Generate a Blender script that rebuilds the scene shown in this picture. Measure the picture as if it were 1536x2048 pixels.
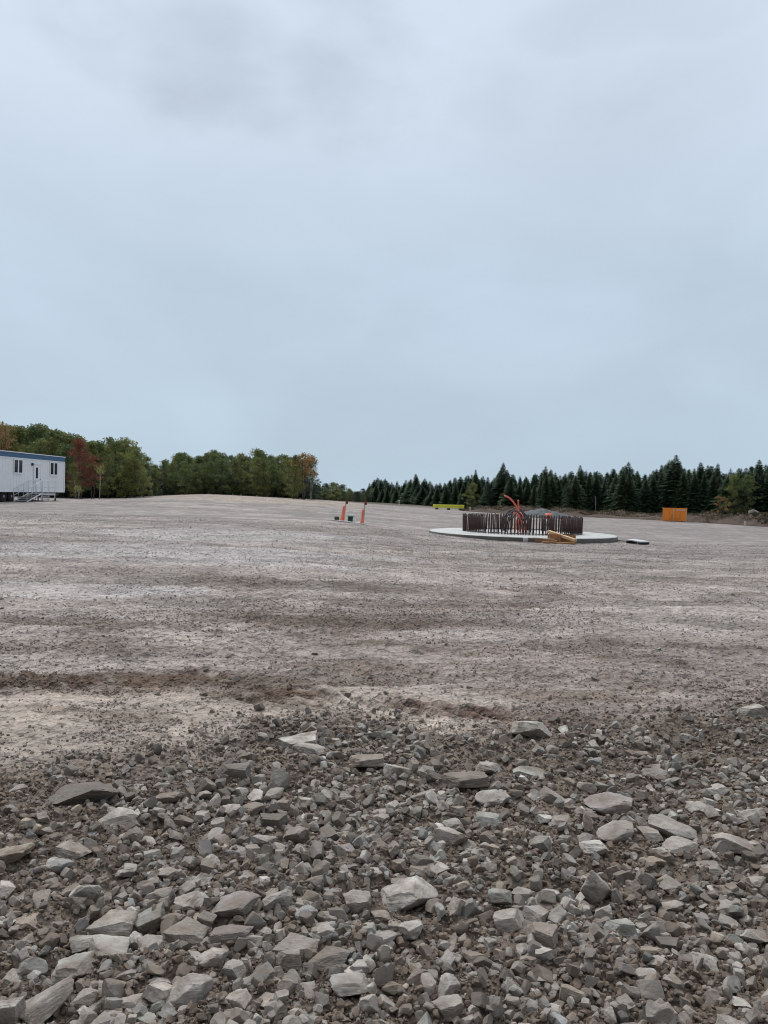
import bpy, bmesh, math, random
import numpy as np
from mathutils import Matrix, Vector, noise as mnoise

for o in list(bpy.data.objects): bpy.data.objects.remove(o)
scene = bpy.context.scene
COL = scene.collection
random.seed(7)
RNG = np.random.default_rng(11)

# ------------------------------------------------------------------ camera
FPX = 1540.0                       # focal length in pixels of the 1536 x 2048 photograph
CAMZ = 1.62
ROLL = math.radians(1.5)
PITCH = math.atan(36.0 / FPX)
cam = bpy.data.cameras.new("camera")
cam.sensor_fit = 'VERTICAL'; cam.sensor_height = 36.0
cam.lens = 36.0 * FPX / 2048.0
cam.clip_start = 0.05; cam.clip_end = 12000
camo = bpy.data.objects.new("camera", cam); COL.objects.link(camo)
RM = Matrix.Rotation(math.pi / 2 - PITCH, 4, 'X') @ Matrix.Rotation(ROLL, 4, 'Z')
camo.matrix_world = Matrix.Translation((0, 0, CAMZ)) @ RM
scene.camera = camo
scene.render.resolution_x = 768; scene.render.resolution_y = 1024

# ------------------------------------------------------------------ world, sun, exposure
SUN_EL, SUN_AZ = math.radians(52), math.radians(-28)   # azimuth from +Y towards +X
world = bpy.data.worlds.new("World"); scene.world = world
world.use_nodes = True
nt = world.node_tree; N = nt.nodes; L = nt.links
for n in list(N): N.remove(n)
out = N.new('ShaderNodeOutputWorld'); bg = N.new('ShaderNodeBackground')
sky = N.new('ShaderNodeTexSky'); sky.sky_type = 'NISHITA'; sky.sun_disc = False
sky.sun_elevation = SUN_EL; sky.sun_rotation = SUN_AZ; sky.dust_density = 3.0
tc = N.new('ShaderNodeTexCoord')
sep = N.new('ShaderNodeSeparateXYZ'); L.new(tc.outputs['Generated'], sep.inputs[0])
# elevation gradient of the cloud deck
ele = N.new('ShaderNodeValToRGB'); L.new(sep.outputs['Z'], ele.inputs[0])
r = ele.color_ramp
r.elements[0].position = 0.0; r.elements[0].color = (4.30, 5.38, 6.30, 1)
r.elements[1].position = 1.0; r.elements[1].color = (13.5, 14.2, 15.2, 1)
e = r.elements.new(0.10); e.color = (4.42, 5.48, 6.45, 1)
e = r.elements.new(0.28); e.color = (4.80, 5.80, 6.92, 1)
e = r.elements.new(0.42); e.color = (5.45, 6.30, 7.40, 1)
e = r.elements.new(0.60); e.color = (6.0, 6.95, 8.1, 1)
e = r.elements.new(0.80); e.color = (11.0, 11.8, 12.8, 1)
mp = N.new('ShaderNodeMapping'); L.new(tc.outputs['Generated'], mp.inputs[0])
mp.inputs['Scale'].default_value = (1.0, 1.0, 2.1)
mp.inputs['Rotation'].default_value = (0, math.radians(-14), 0)
n1 = N.new('ShaderNodeTexNoise'); L.new(mp.outputs[0], n1.inputs['Vector'])
n1.inputs['Scale'].default_value = 3.0; n1.inputs['Detail'].default_value = 7; n1.inputs['Roughness'].default_value = 0.5
n1.inputs['Distortion'].default_value = 0.35
cr = N.new('ShaderNodeMapRange'); L.new(n1.outputs['Fac'], cr.inputs[0])
cr.inputs[1].default_value = 0.28; cr.inputs[2].default_value = 0.72
cr.inputs[3].default_value = 0.93; cr.inputs[4].default_value = 1.07

def blob(px, py, rx, ry, lo, hi, seed):
    """soft cloud around a direction of the sky, edge torn by noise -> multiplier"""
    d = RM.to_3x3() @ Vector(((px - 768) / FPX, -(py - 1024) / FPX, -1)); d.normalize()
    rt = d.cross(Vector((0, 0, 1))).normalized(); up = rt.cross(d).normalized()
    nz = N.new('ShaderNodeTexNoise'); nz.inputs['Scale'].default_value = 6.5; nz.inputs['Detail'].default_value = 6
    nz.inputs['Roughness'].default_value = 0.5
    ms = N.new('ShaderNodeMapping'); ms.inputs['Location'].default_value = (seed, seed * 2.3, 0)
    ms.inputs['Scale'].default_value = (1, 1, 1.7)
    L.new(tc.outputs['Generated'], ms.inputs[0]); L.new(ms.outputs[0], nz.inputs['Vector'])
    parts = []
    for ax, rr in ((rt, rx), (up, ry)):
        vm = N.new('ShaderNodeVectorMath'); vm.operation = 'DOT_PRODUCT'
        L.new(tc.outputs['Generated'], vm.inputs[0]); vm.inputs[1].default_value = tuple(ax / (rr / FPX))
        p = N.new('ShaderNodeMath'); p.operation = 'POWER'; p.inputs[1].default_value = 2
        a = N.new('ShaderNodeMath'); a.operation = 'ABSOLUTE'
        L.new(vm.outputs['Value'], a.inputs[0]); L.new(a.outputs[0], p.inputs[0]); parts.append(p)
    ad = N.new('ShaderNodeMath'); L.new(parts[0].outputs[0], ad.inputs[0]); L.new(parts[1].outputs[0], ad.inputs[1])
    w = N.new('ShaderNodeMath'); w.operation = 'MULTIPLY_ADD'; L.new(nz.outputs['Fac'], w.inputs[0])
    w.inputs[1].default_value = 6.5; L.new(ad.outputs[0], w.inputs[2])
    m = N.new('ShaderNodeMapRange'); m.interpolation_type = 'SMOOTHSTEP'; L.new(w.outputs[0], m.inputs[0])
    m.inputs[1].default_value = 2.5; m.inputs[2].default_value = 4.9
    m.inputs[3].default_value = lo; m.inputs[4].default_value = hi
    return m
mul = cr.outputs[0]
for b in ((500, 130, 260, 130, 0.87, 1.0, 3.0), (470, 165, 150, 60, 0.93, 1.0, 33.0), (560, 210, 170, 50, 0.95, 1.0, 41.0), (640, 40, 210, 60, 1.07, 1.0, 9.0), (690, 95, 90, 30, 0.95, 1.0, 22.0), (1180, 190, 230, 60, 0.94, 1.0, 5.0),
          (1250, 40, 260, 40, 0.94, 1.0, 12.0), (1000, 560, 500, 90, 0.965, 1.0, 15.0)):
    m = blob(*b); mm = N.new('ShaderNodeMath'); mm.operation = 'MULTIPLY'
    L.new(mul, mm.inputs[0]); L.new(m.outputs[0], mm.inputs[1]); mul = mm.outputs[0]
# unseen sky behind the camera dimmed so faces turned to it fall darker
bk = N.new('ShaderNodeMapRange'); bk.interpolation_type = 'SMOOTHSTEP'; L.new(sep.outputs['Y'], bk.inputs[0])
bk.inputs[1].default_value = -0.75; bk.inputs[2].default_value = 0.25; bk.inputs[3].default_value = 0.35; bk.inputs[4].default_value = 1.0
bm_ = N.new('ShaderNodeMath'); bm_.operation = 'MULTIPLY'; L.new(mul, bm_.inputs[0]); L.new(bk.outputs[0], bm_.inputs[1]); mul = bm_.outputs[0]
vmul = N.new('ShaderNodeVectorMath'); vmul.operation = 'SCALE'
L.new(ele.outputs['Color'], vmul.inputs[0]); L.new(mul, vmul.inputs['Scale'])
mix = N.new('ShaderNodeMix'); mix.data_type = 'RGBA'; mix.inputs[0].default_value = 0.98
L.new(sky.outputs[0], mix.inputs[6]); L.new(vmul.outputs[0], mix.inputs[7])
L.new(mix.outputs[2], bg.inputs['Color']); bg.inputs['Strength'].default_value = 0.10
L.new(bg.outputs[0], out.inputs['Surface'])

sun = bpy.data.lights.new("sun", 'SUN'); sun.energy = 1.5; sun.angle = math.radians(11); sun.color = (1.0, 0.95, 0.9)
suno = bpy.data.objects.new("sun", sun); COL.objects.link(suno)
sd = Vector((math.sin(SUN_AZ) * math.cos(SUN_EL), math.cos(SUN_AZ) * math.cos(SUN_EL), math.sin(SUN_EL)))
suno.rotation_euler = sd.to_track_quat('Z', 'Y').to_euler(); suno.location = (0, 0, 60)

scene.view_settings.view_transform = 'Standard'; scene.view_settings.look = 'None'
scene.view_settings.exposure = 0.18; scene.view_settings.gamma = 1.0
scene.render.engine = 'CYCLES'
scene.cycles.filter_width = 1.05; scene.cycles.max_bounces = 5; scene.cycles.diffuse_bounces = 3

# ------------------------------------------------------------------ numeric helpers
def _h(ix, iy, s):
    n = (ix.astype(np.int64) * 374761393 + iy.astype(np.int64) * 668265263 + s * 974711) & 0xFFFFFFFF
    n = ((n ^ (n >> 13)) * 1274126177) & 0xFFFFFFFF
    n = ((n ^ (n >> 16)) * 2246822519) & 0xFFFFFFFF
    return ((n ^ (n >> 15)) & 0xFFFFFF) / float(0xFFFFFF)
def vnoise(x, y, s=0):
    x = np.asarray(x, float); y = np.asarray(y, float)
    ix = np.floor(x); iy = np.floor(y); fx = x - ix; fy = y - iy
    fx = fx * fx * fx * (fx * (fx * 6 - 15) + 10); fy = fy * fy * fy * (fy * (fy * 6 - 15) + 10)
    a = _h(ix, iy, s); b = _h(ix + 1, iy, s); c = _h(ix, iy + 1, s); d = _h(ix + 1, iy + 1, s)
    return (a * (1 - fx) + b * fx) * (1 - fy) + (c * (1 - fx) + d * fx) * fy
def fbm(x, y, s=0, o=4, g=0.5):
    t = 0; a = 1; n = 0
    for i in range(o):
        ca, sa = math.cos(0.6 * i), math.sin(0.6 * i)
        t = t + a * (vnoise((x * ca - y * sa) * 2 ** i, (x * sa + y * ca) * 2 ** i, s + i * 17) - .5); n += a; a *= g
    return t / n
def sstep(a, b, x):
    t = np.clip((np.asarray(x, float) - a) / (b - a), 0, 1); return t * t * (3 - 2 * t)

# ------------------------------------------------------------------ terrain
TR = np.array([0, 3, 6, 12, 20, 30, 40, 50, 60, 75, 90, 110, 140, 300, 3000.])
TU = np.array([-900, 64, 200, 300, 400, 450, 550, 620, 690, 768, 860, 1043, 1228, 1350, 1536, 2400.])
TZ = np.array([
    #0   3   6   12   20   30   40   50   60   75    90   110  140   300  3000
    [0, 0, 0, .02, .06, .12, .18, .25, .33, .36, .38, .38, .30, -1, -6],
    [0, 0, 0, .02, .06, .12, .18, .26, .35, .33, .33, .33, .30, -1, -6],
    [0, 0, 0, .02, .06, .12, .18, .26, .34, .34, .34, .34, .30, -1, -6],
    [0, 0, 0, .02, .06, .12, .20, .28, .38, .55, .62, .60, .50, -1, -6],
    [0, 0, 0, .02, .06, .12, .18, .24, .32, .56, 1.08, .9, .60, -1, -6],
    [0, 0, 0, .01, .05, .10, .15, .21, .30, .52, 1.05, .9, .60, -1, -6],
    [0, 0, 0, .01, .04, .08, .11, .15, .22, .40, .84, .75, .4, -1, -6],
    [0, 0, 0, 0, .02, .04, .08, .14, .24, .45, .70, .65, .3, -1, -6],
    [0, 0, 0, 0, 0, .00, .01, .05, .10, .22, .40, .35, .1, -1, -6],
    [0, 0, 0, 0, -.03, -.08, -.12, -.12, -.08, -.02, .04, .04, -.1, -1, -6],
    [0, 0, 0, 0, -.08, -.22, -.32, -.32, -.28, -.22, -.18, -.17, -.2, -1, -6],
    [0, 0, 0, 0, -.12, -.32, -.46, -.50, -.50, -.46, -.44, -.62, -.6, -1, -6],
    [0, 0, 0, 0, -.13, -.34, -.48, -.54, -.56, -.56, -.58, -.62, -.6, -1, -6],
    [0, 0, 0, 0, -.16, -.38, -.54, -.58, -.60, -.64, -.66, -.60, -.5, -1, -6],
    [0, 0, 0, 0, -.14, -.34, -.50, -.60, -.66, -.78, -.92, -.8, -.6, -1, -6],
    [0, 0, 0, 0, -.12, -.30, -.45, -.55, -.65, -.8, -1.0, -.9, -.7, -1, -6]], float)
_lr = np.log(TR + 4); LR = np.linspace(_lr[0], _lr[-1], 400)
tmp = np.stack([np.interp(LR, _lr, row) for row in TZ])
UU = np.linspace(-900, 2400, 331)
FT = np.stack([np.interp(UU, TU, tmp[:, j]) for j in range(400)], 1)
def blur(a, k, ax):
    w = np.hanning(2 * k + 3)[1:-1]; w /= w.sum()
    p = np.concatenate([np.repeat(a.take([0], ax), k, ax), a, np.repeat(a.take([-1], ax), k, ax)], ax)
    return np.apply_along_axis(lambda v: np.convolve(v, w, 'valid'), ax, p)
FT = blur(blur(FT, 5, 0), 5, 1)
def base_h(x, y):
    x = np.asarray(x, float); y = np.asarray(y, float)
    yy = np.maximum(y, 1e-3); rr = np.where(y > 0, np.maximum(y, 0.5 * np.hypot(x, y)), np.hypot(x, y))
    u = np.clip(768 + FPX * x / yy, -900, 2400)
    u = np.where(y <= 0, np.where(x < 0, -900, 2400), u)
    iu = (u + 900) / 3300 * 330; ir = (np.log(rr + 4) - LR[0]) / (LR[-1] - LR[0]) * 399
    iu = np.clip(iu, 0, 329.999); ir = np.clip(ir, 0, 398.999)
    a = iu.astype(int); b = ir.astype(int); fu = iu - a; fr = ir - b
    z = (FT[a, b] * (1 - fu) + FT[a + 1, b] * fu) * (1 - fr) + (FT[a, b + 1] * (1 - fu) + FT[a + 1, b + 1] * fu) * fr
    return z * sstep(-.6, .2, y / (np.hypot(x, y) + 1e-6))
def bed_edge(x, y):
    """depth at which the rubble of the foreground ends, per bearing"""
    u = 768 + FPX * np.asarray(x, float) / np.maximum(y, .3)
    e = np.interp(u, [-600, 0, 250, 420, 520, 600, 800, 1100, 1300, 1536, 2100], [4.0, 4.2, 4.4, 4.7, 5.1, 5.3, 5.3, 5.5, 5.7, 6.2, 6.6])
    return e + 1.5 * fbm(np.asarray(x) * 1.3, np.asarray(y) * 1.3, 5, 5, .6)
def bed(x, y):
    y = np.asarray(y, float)
    return 1 - sstep(-.45, .5, y - bed_edge(x, y))
def track(x, y):
    """tyre track band: mask and tread phase"""
    x = np.asarray(x, float)
    c = np.interp(x, [-5, -3.4, -1.6, -.68, .1, .73, 1.4], [6.0, 6.25, 6.62, 6.2, 5.95, 5.78, 5.6]) + .10 * fbm(x * 2, y * 0 + 1, 71, 2)
    m = np.exp(-((y - c + .05 + .3 * fbm(x * 1.5, y * 2, 74, 3)) / .44) ** 4) * sstep(-5.5, -3.6, x) * (1 - sstep(-.6, -.2, x))
    m2 = np.exp(-((y - c) / .20) ** 4) * sstep(-.7, -.3, x) * (1 - sstep(.8, 1.25, x))
    return m, m2
def mid_h(x, y):
    x = np.asarray(x, float); y = np.asarray(y, float); r = np.hypot(x, y)
    z = base_h(x, y)
    z = z + 0.10 * fbm(x * .16, y * .16, 40, 3) * sstep(8, 18, r)
    z = z + .085 * fbm(x * .8, y * 2.6, 47, 4, .62) * sstep(5, 8, r) * (1 - sstep(20, 45, r))
    z = z + 0.055 * fbm(x * .7, y * .9, 41, 3) * (1 - .5 * sstep(20, 50, r))
    b = bed(x, y)
    z = z + b * (0.10 * fbm(x * 1.3, y * 1.3, 42, 3) + 0.02)
    # windrows left by the grader, beyond the tracks
    for (yc, amp, wd, x0, x1, sl, s) in ((10.0, .05, .35, -3.0, 2.2, .10, 60), (8.3, .035, .3, -6, 1.0, -.05, 61), (13.5, .05, .5, -8, 9, .04, 62), (7.0, .03, .22, -1.2, 4.2, .03, 63)):
        c = yc + sl * x + .7 * fbm(x * .5, y * 0 + 3.3, s, 2)
        z = z + amp * np.exp(-((y - c) / wd) ** 2) * sstep(x0 - 1, x0 + 1, x) * (1 - sstep(x1 - 1, x1 + 1, x)) * (.4 + 1.2 * vnoise(x * 2, y * 2, s))
    m, m2 = track(x, y)
    z = z - m * (0.025 + 0.028 * np.sin(x * 27 + (y - 6) * 20 + 4 * fbm(x * 3, y * 3, 75, 2)) * sstep(.3, .7, vnoise(x * 2, y * 2, 70)) + .10 * fbm(x * 5, y * 6, 72, 3))
    z = z - m2 * (0.03 + 0.034 * np.sin(x * 34 + (y - 6) * 24) + .05 * fbm(x * 6, y * 6, 73, 3))
    return z
def smooth_mask(x, y):
    x = np.asarray(x, float); y = np.asarray(y, float)
    k = .85 * sstep(.02, .15, fbm(x * .6, y * 1.3, 120, 5, .6) - .01)
    t = (1 - sstep(5.9, 6.5, y)) * (1 - sstep(-.1, 1.4, x)) * sstep(-.16, .06, fbm(x * 1.2, y * 2, 108, 4, .6))
    return np.maximum(k * (1 - .5 * sstep(12, 30, np.hypot(x, y))), t) * (1 - bed(x, y))
def full_h(x, y):
    x = np.asarray(x, float); y = np.asarray(y, float); r = np.hypot(x, y)
    f = 1 - sstep(18, 60, r); b = bed(x, y)
    z = mid_h(x, y)
    rough = .45 + .55 * sstep(-.12, .12, fbm(x * .8, y * .8, 80, 3)); rough = np.maximum(rough * (1 - .65 * smooth_mask(x, y)), b)
    z = z + f * rough * (0.075 * fbm(x * 4, y * 4, 81, 3, .6) + 0.060 * fbm(x * 14, y * 14, 82, 4, .65))
    z = z + b * 0.05 * fbm(x * 8, y * 8, 83, 3, .6)
    return z

RI = np.array(RM.to_3x3()).T
R3 = np.array(RM.to_3x3())
def proj(p):
    q = RI @ (np.array(p, float) - np.array([0, 0, CAMZ])); return 768 + FPX * q[0] / -q[2], 1024 - FPX * q[1] / -q[2]
def ray(px, py):
    return R3 @ np.array([(px - 768) / FPX, -(py - 1024) / FPX, -1.0])
def at(px, py, Y):
    d = ray(px, py); return Vector((d[0] / d[1] * Y, Y, CAMZ + d[2] / d[1] * Y))
def ground_at(px, Y, f=mid_h):
    x = (px - 768) / FPX * Y
    for _ in range(5):
        z = float(f(np.array([x]), np.array([Y]))[0]); x += (px - proj((x, Y, z))[0]) / FPX * Y
    return Vector((x, Y, z))
def hit(px, py, f=mid_h):
    d = ray(px, py); t = np.geomspace(1.2, 80, 260)
    for _ in range(2):
        P = d[None] * t[:, None]; g = f(P[:, 0], P[:, 1]); k = int(np.argmax(P[:, 2] + CAMZ < g))
        if _ == 0: t = np.linspace(t[max(k - 1, 0)], t[k], 14)
    return Vector((P[k, 0], P[k, 1], g[k]))

# ------------------------------------------------------------------ mesh helpers
def npmesh(name, V, F, mats=(), smooth=False, col=None, attr='tint'):
    me = bpy.data.meshes.new(name); V = np.ascontiguousarray(V, np.float32); F = np.ascontiguousarray(F, np.int32)
    k = F.shape[1]
    me.vertices.add(len(V)); me.vertices.foreach_set('co', V.ravel())
    me.loops.add(F.size); me.loops.foreach_set('vertex_index', F.ravel())
    me.polygons.add(len(F)); me.polygons.foreach_set('loop_start', np.arange(0, F.size, k, dtype=np.int32))
    me.polygons.foreach_set('use_smooth', np.full(len(F), smooth))
    if col is not None:
        a = me.attributes.new(attr, 'FLOAT_COLOR', 'POINT')
        c = np.ones((len(V), 4), np.float32); c[:, :3] = col; a.data.foreach_set('color', c.ravel())
    me.update(calc_edges=True)
    for m in mats: me.materials.append(m)
    return me
def link(name, me, parent=None):
    o = bpy.data.objects.new(name, me); COL.objects.link(o)
    if parent: o.parent = parent
    return o
def tag(o, label=None, cat=None, group=None, kind=None):
    if label: o['label'] = label
    if cat: o['category'] = cat
    if group: o['group'] = group
    if kind: o['kind'] = kind
    return o
def empty(name, loc, rz=0, size=.3):
    o = bpy.data.objects.new(name, None); COL.objects.link(o); o.location = loc; o.rotation_euler = (0, 0, rz)
    o.empty_display_size = size; return o
class MB:
    def __init__(s): s.v = []; s.f = []; s.sm = []
    def _add(s, vs, fs, sm=False):
        b = len(s.v); s.v += [tuple(v) for v in vs]; s.f += [tuple(b + i for i in f) for f in fs]; s.sm += [sm] * len(fs); return s
    def box(s, c, d, rot=None, bev=0.0):
        bm = bmesh.new(); bmesh.ops.create_cube(bm, size=1)
        bmesh.ops.scale(bm, vec=d, verts=bm.verts)
        if bev > 0: bmesh.ops.bevel(bm, geom=list(bm.edges), offset=bev, segments=2, profile=.6, affect='EDGES')
        if rot is not None: bmesh.ops.transform(bm, matrix=rot, verts=bm.verts)
        bmesh.ops.translate(bm, vec=c, verts=bm.verts); bm.verts.index_update()
        s._add([v.co[:] for v in bm.verts], [[v.index for v in f.verts] for f in bm.faces]); bm.free(); return s
    def tube(s, pts, rad, n=8, cap=True):
        pts = [Vector(p) for p in pts]
        if not hasattr(rad, '__len__'): rad = [rad] * len(pts)
        vs = []; fs = []; pa = None
        for i, p in enumerate(pts):
            t = (pts[min(i + 1, len(pts) - 1)] - pts[max(i - 1, 0)]).normalized()
            if pa is None: pa = t.orthogonal().normalized()
            else: pa = (pa - t * pa.dot(t)).normalized()
            q = t.cross(pa)
            for k in range(n):
                a = 2 * math.pi * k / n; vs.append(p + (pa * math.cos(a) + q * math.sin(a)) * rad[i])
        for i in range(len(pts) - 1):
            for k in range(n): fs.append((i * n + k, i * n + (k + 1) % n, (i + 1) * n + (k + 1) % n, (i + 1) * n + k))
        s._add(vs, fs, True)
        if cap: b = len(s.v) - len(vs); s.f += [tuple(b + k for k in range(n))[::-1], tuple(b + len(vs) - n + k for k in range(n))]; s.sm += [False, False]
        return s
    def lathe(s, prof, n=24, c=(0, 0, 0)):
        vs = [(c[0] + r * math.cos(2 * math.pi * k / n), c[1] + r * math.sin(2 * math.pi * k / n), c[2] + z) for r, z in prof for k in range(n)]
        fs = [(i * n + k, i * n + (k + 1) % n, (i + 1) * n + (k + 1) % n, (i + 1) * n + k) for i in range(len(prof) - 1) for k in range(n)]
        s._add(vs, fs, True); b = len(s.v) - len(vs)
        s.f += [tuple(b + k for k in range(n))[::-1], tuple(b + len(vs) - n + k for k in range(n))]; s.sm += [False, False]
        return s
    def build(s, name, mat, parent=None):
        me = bpy.data.meshes.new(name); me.from_pydata(s.v, [], s.f); me.materials.append(mat)
        me.polygons.foreach_set('use_smooth', s.sm); me.update()
        return link(name, me, parent)

# ------------------------------------------------------------------ materials
def mat_base(name):
    m = bpy.data.materials.new(name); m.use_nodes = True; n = m.node_tree.nodes; l = m.node_tree.links
    return m, n, l, n['Principled BSDF']
def simple(name, c, rough=.6, metal=0, var=.12, scale=3.0, bump=.0, bscale=40, dirt=None):
    m, n, l, b = mat_base(name)
    b.inputs['Roughness'].default_value = rough; b.inputs['Metallic'].default_value = metal
    t = n.new('ShaderNodeTexCoord'); z = n.new('ShaderNodeTexNoise'); l.new(t.outputs['Object'], z.inputs['Vector'])
    z.inputs['Scale'].default_value = scale; z.inputs['Detail'].default_value = 6; z.inputs['Roughness'].default_value = .65
    r = n.new('ShaderNodeValToRGB'); l.new(z.outputs['Fac'], r.inputs[0])
    r.color_ramp.elements[0].position = .3; r.color_ramp.elements[1].position = .7
    lo = dirt if dirt else [x * (1 - 2 * var) for x in c]
    r.color_ramp.elements[0].color = (*lo, 1); r.color_ramp.elements[1].color = (*[min(1, x * (1 + var)) for x in c], 1)
    if dirt:
        e = r.color_ramp.elements.new(.42); e.color = (*c, 1)
    l.new(r.outputs['Color'], b.inputs['Base Color'])
    if bump > 0:
        z2 = n.new('ShaderNodeTexNoise'); z2.inputs['Scale'].default_value = bscale; z2.inputs['Detail'].default_value = 5
        l.new(t.outputs['Object'], z2.inputs['Vector']); bp = n.new('ShaderNodeBump'); bp.inputs['Strength'].default_value = bump
        bp.inputs['Distance'].default_value = .02; l.new(z2.outputs['Fac'], bp.inputs['Height']); l.new(bp.outputs[0], b.inputs['Normal'])
    return m
def foliage(name, c1, c2, c3):
    m, n, l, b = mat_base(name); b.inputs['Roughness'].default_value = .65; b.inputs['Specular IOR Level'].default_value = .25
    oi = n.new('ShaderNodeObjectInfo'); g = n.new('ShaderNodeNewGeometry')
    r1 = n.new('ShaderNodeValToRGB'); r1.color_ramp.elements[0].color = (*c1, 1); r1.color_ramp.elements[1].color = (*c2, 1)
    l.new(oi.outputs['Random'], r1.inputs[0])
    at_ = n.new('ShaderNodeAttribute'); at_.attribute_name = 'tint'
    mx = n.new('ShaderNodeMix'); mx.data_type = 'RGBA'; l.new(at_.outputs['Fac'], mx.inputs[0])
    l.new(r1.outputs[0], mx.inputs[6]); mx.inputs[7].default_value = (*c3, 1)
    l.new(mx.outputs[2], b.inputs['Base Color'])
    tr = n.new('ShaderNodeBsdfTranslucent'); l.new(mx.outputs[2], tr.inputs['Color'])
    ms = n.new('ShaderNodeMixShader'); ms.inputs[0].default_value = .25; l.new(b.outputs[0], ms.inputs[1]); l.new(tr.outputs[0], ms.inputs[2])
    l.new(ms.outputs[0], n['Material Output'].inputs['Surface'])
    return m
def rock_mat(name, use_attr):
    m, n, l, b = mat_base(name); b.inputs['Roughness'].default_value = .85; b.inputs['Specular IOR Level'].default_value = .3
    t = n.new('ShaderNodeTexCoord'); g = n.new('ShaderNodeNewGeometry')
    at_ = n.new('ShaderNodeAttribute'); at_.attribute_name = 'tint'
    at_.attribute_type = 'GEOMETRY' if use_attr else 'OBJECT'
    src = at_.outputs['Color']
    z = n.new('ShaderNodeTexNoise'); z.inputs['Scale'].default_value = 11; z.inputs['Detail'].default_value = 8; z.inputs['Roughness'].default_value = .7
    l.new(g.outputs['Position'], z.inputs['Vector'])
    r = n.new('ShaderNodeMapRange'); l.new(z.outputs['Fac'], r.inputs[0]); r.inputs[1].default_value = .3; r.inputs[2].default_value = .7; r.inputs[3].default_value = .58; r.inputs[4].default_value = 1.26
    sc = n.new('ShaderNodeVectorMath'); sc.operation = 'SCALE'; l.new(src, sc.inputs[0]); l.new(r.outputs[0], sc.inputs['Scale'])
    # clinging brown soil in patches
    z3 = n.new('ShaderNodeTexNoise'); z3.inputs['Scale'].default_value = 7; z3.inputs['Detail'].default_value = 7; z3.inputs['Roughness'].default_value = .72
    l.new(g.outputs['Position'], z3.inputs['Vector'])
    r3 = n.new('ShaderNodeMapRange'); l.new(z3.outputs['Fac'], r3.inputs[0]); r3.inputs[1].default_value = .42; r3.inputs[2].default_value = .64; r3.inputs[3].default_value = .15; r3.inputs[4].default_value = .88
    mx = n.new('ShaderNodeMix'); mx.data_type = 'RGBA'; l.new(r3.outputs[0], mx.inputs[0]); l.new(sc.outputs[0], mx.inputs[6]); mx.inputs[7].default_value = (.19, .145, .112, 1)
    l.new(mx.outputs[2], b.inputs['Base Color'])
    # chipped, layered surface
    z2 = n.new('ShaderNodeTexNoise'); z2.inputs['Scale'].default_value = 60; z2.inputs['Detail'].default_value = 6; z2.inputs['Roughness'].default_value = .65
    l.new(g.outputs['Position'], z2.inputs['Vector'])
    vo = n.new('ShaderNodeTexVoronoi'); vo.inputs['Scale'].default_value = 3.0; l.new(t.outputs['Object'], vo.inputs['Vector'])
    mp_ = n.new('ShaderNodeMapping'); mp_.inputs['Scale'].default_value = (1, 1.3, 4.0); mp_.inputs['Rotation'].default_value = (.3, .5, 0)
    l.new(t.outputs['Object'], mp_.inputs[0]); z4 = n.new('ShaderNodeTexNoise'); z4.inputs['Scale'].default_value = 2.2; z4.inputs['Detail'].default_value = 6
    l.new(mp_.outputs[0], z4.inputs['Vector'])
    b1 = n.new('ShaderNodeBump'); b1.inputs['Strength'].default_value = .8; b1.inputs['Distance'].default_value = .006; l.new(z2.outputs['Fac'], b1.inputs['Height'])
    if not use_attr:
        b2 = n.new('ShaderNodeBump'); b2.inputs['Strength'].default_value = .32; b2.inputs['Distance'].default_value = .012; l.new(z4.outputs['Fac'], b2.inputs['Height'])
        l.new(b2.outputs[0], b1.inputs['Normal'])
    l.new(b1.outputs[0], b.inputs['Normal'])
    return m

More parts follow.
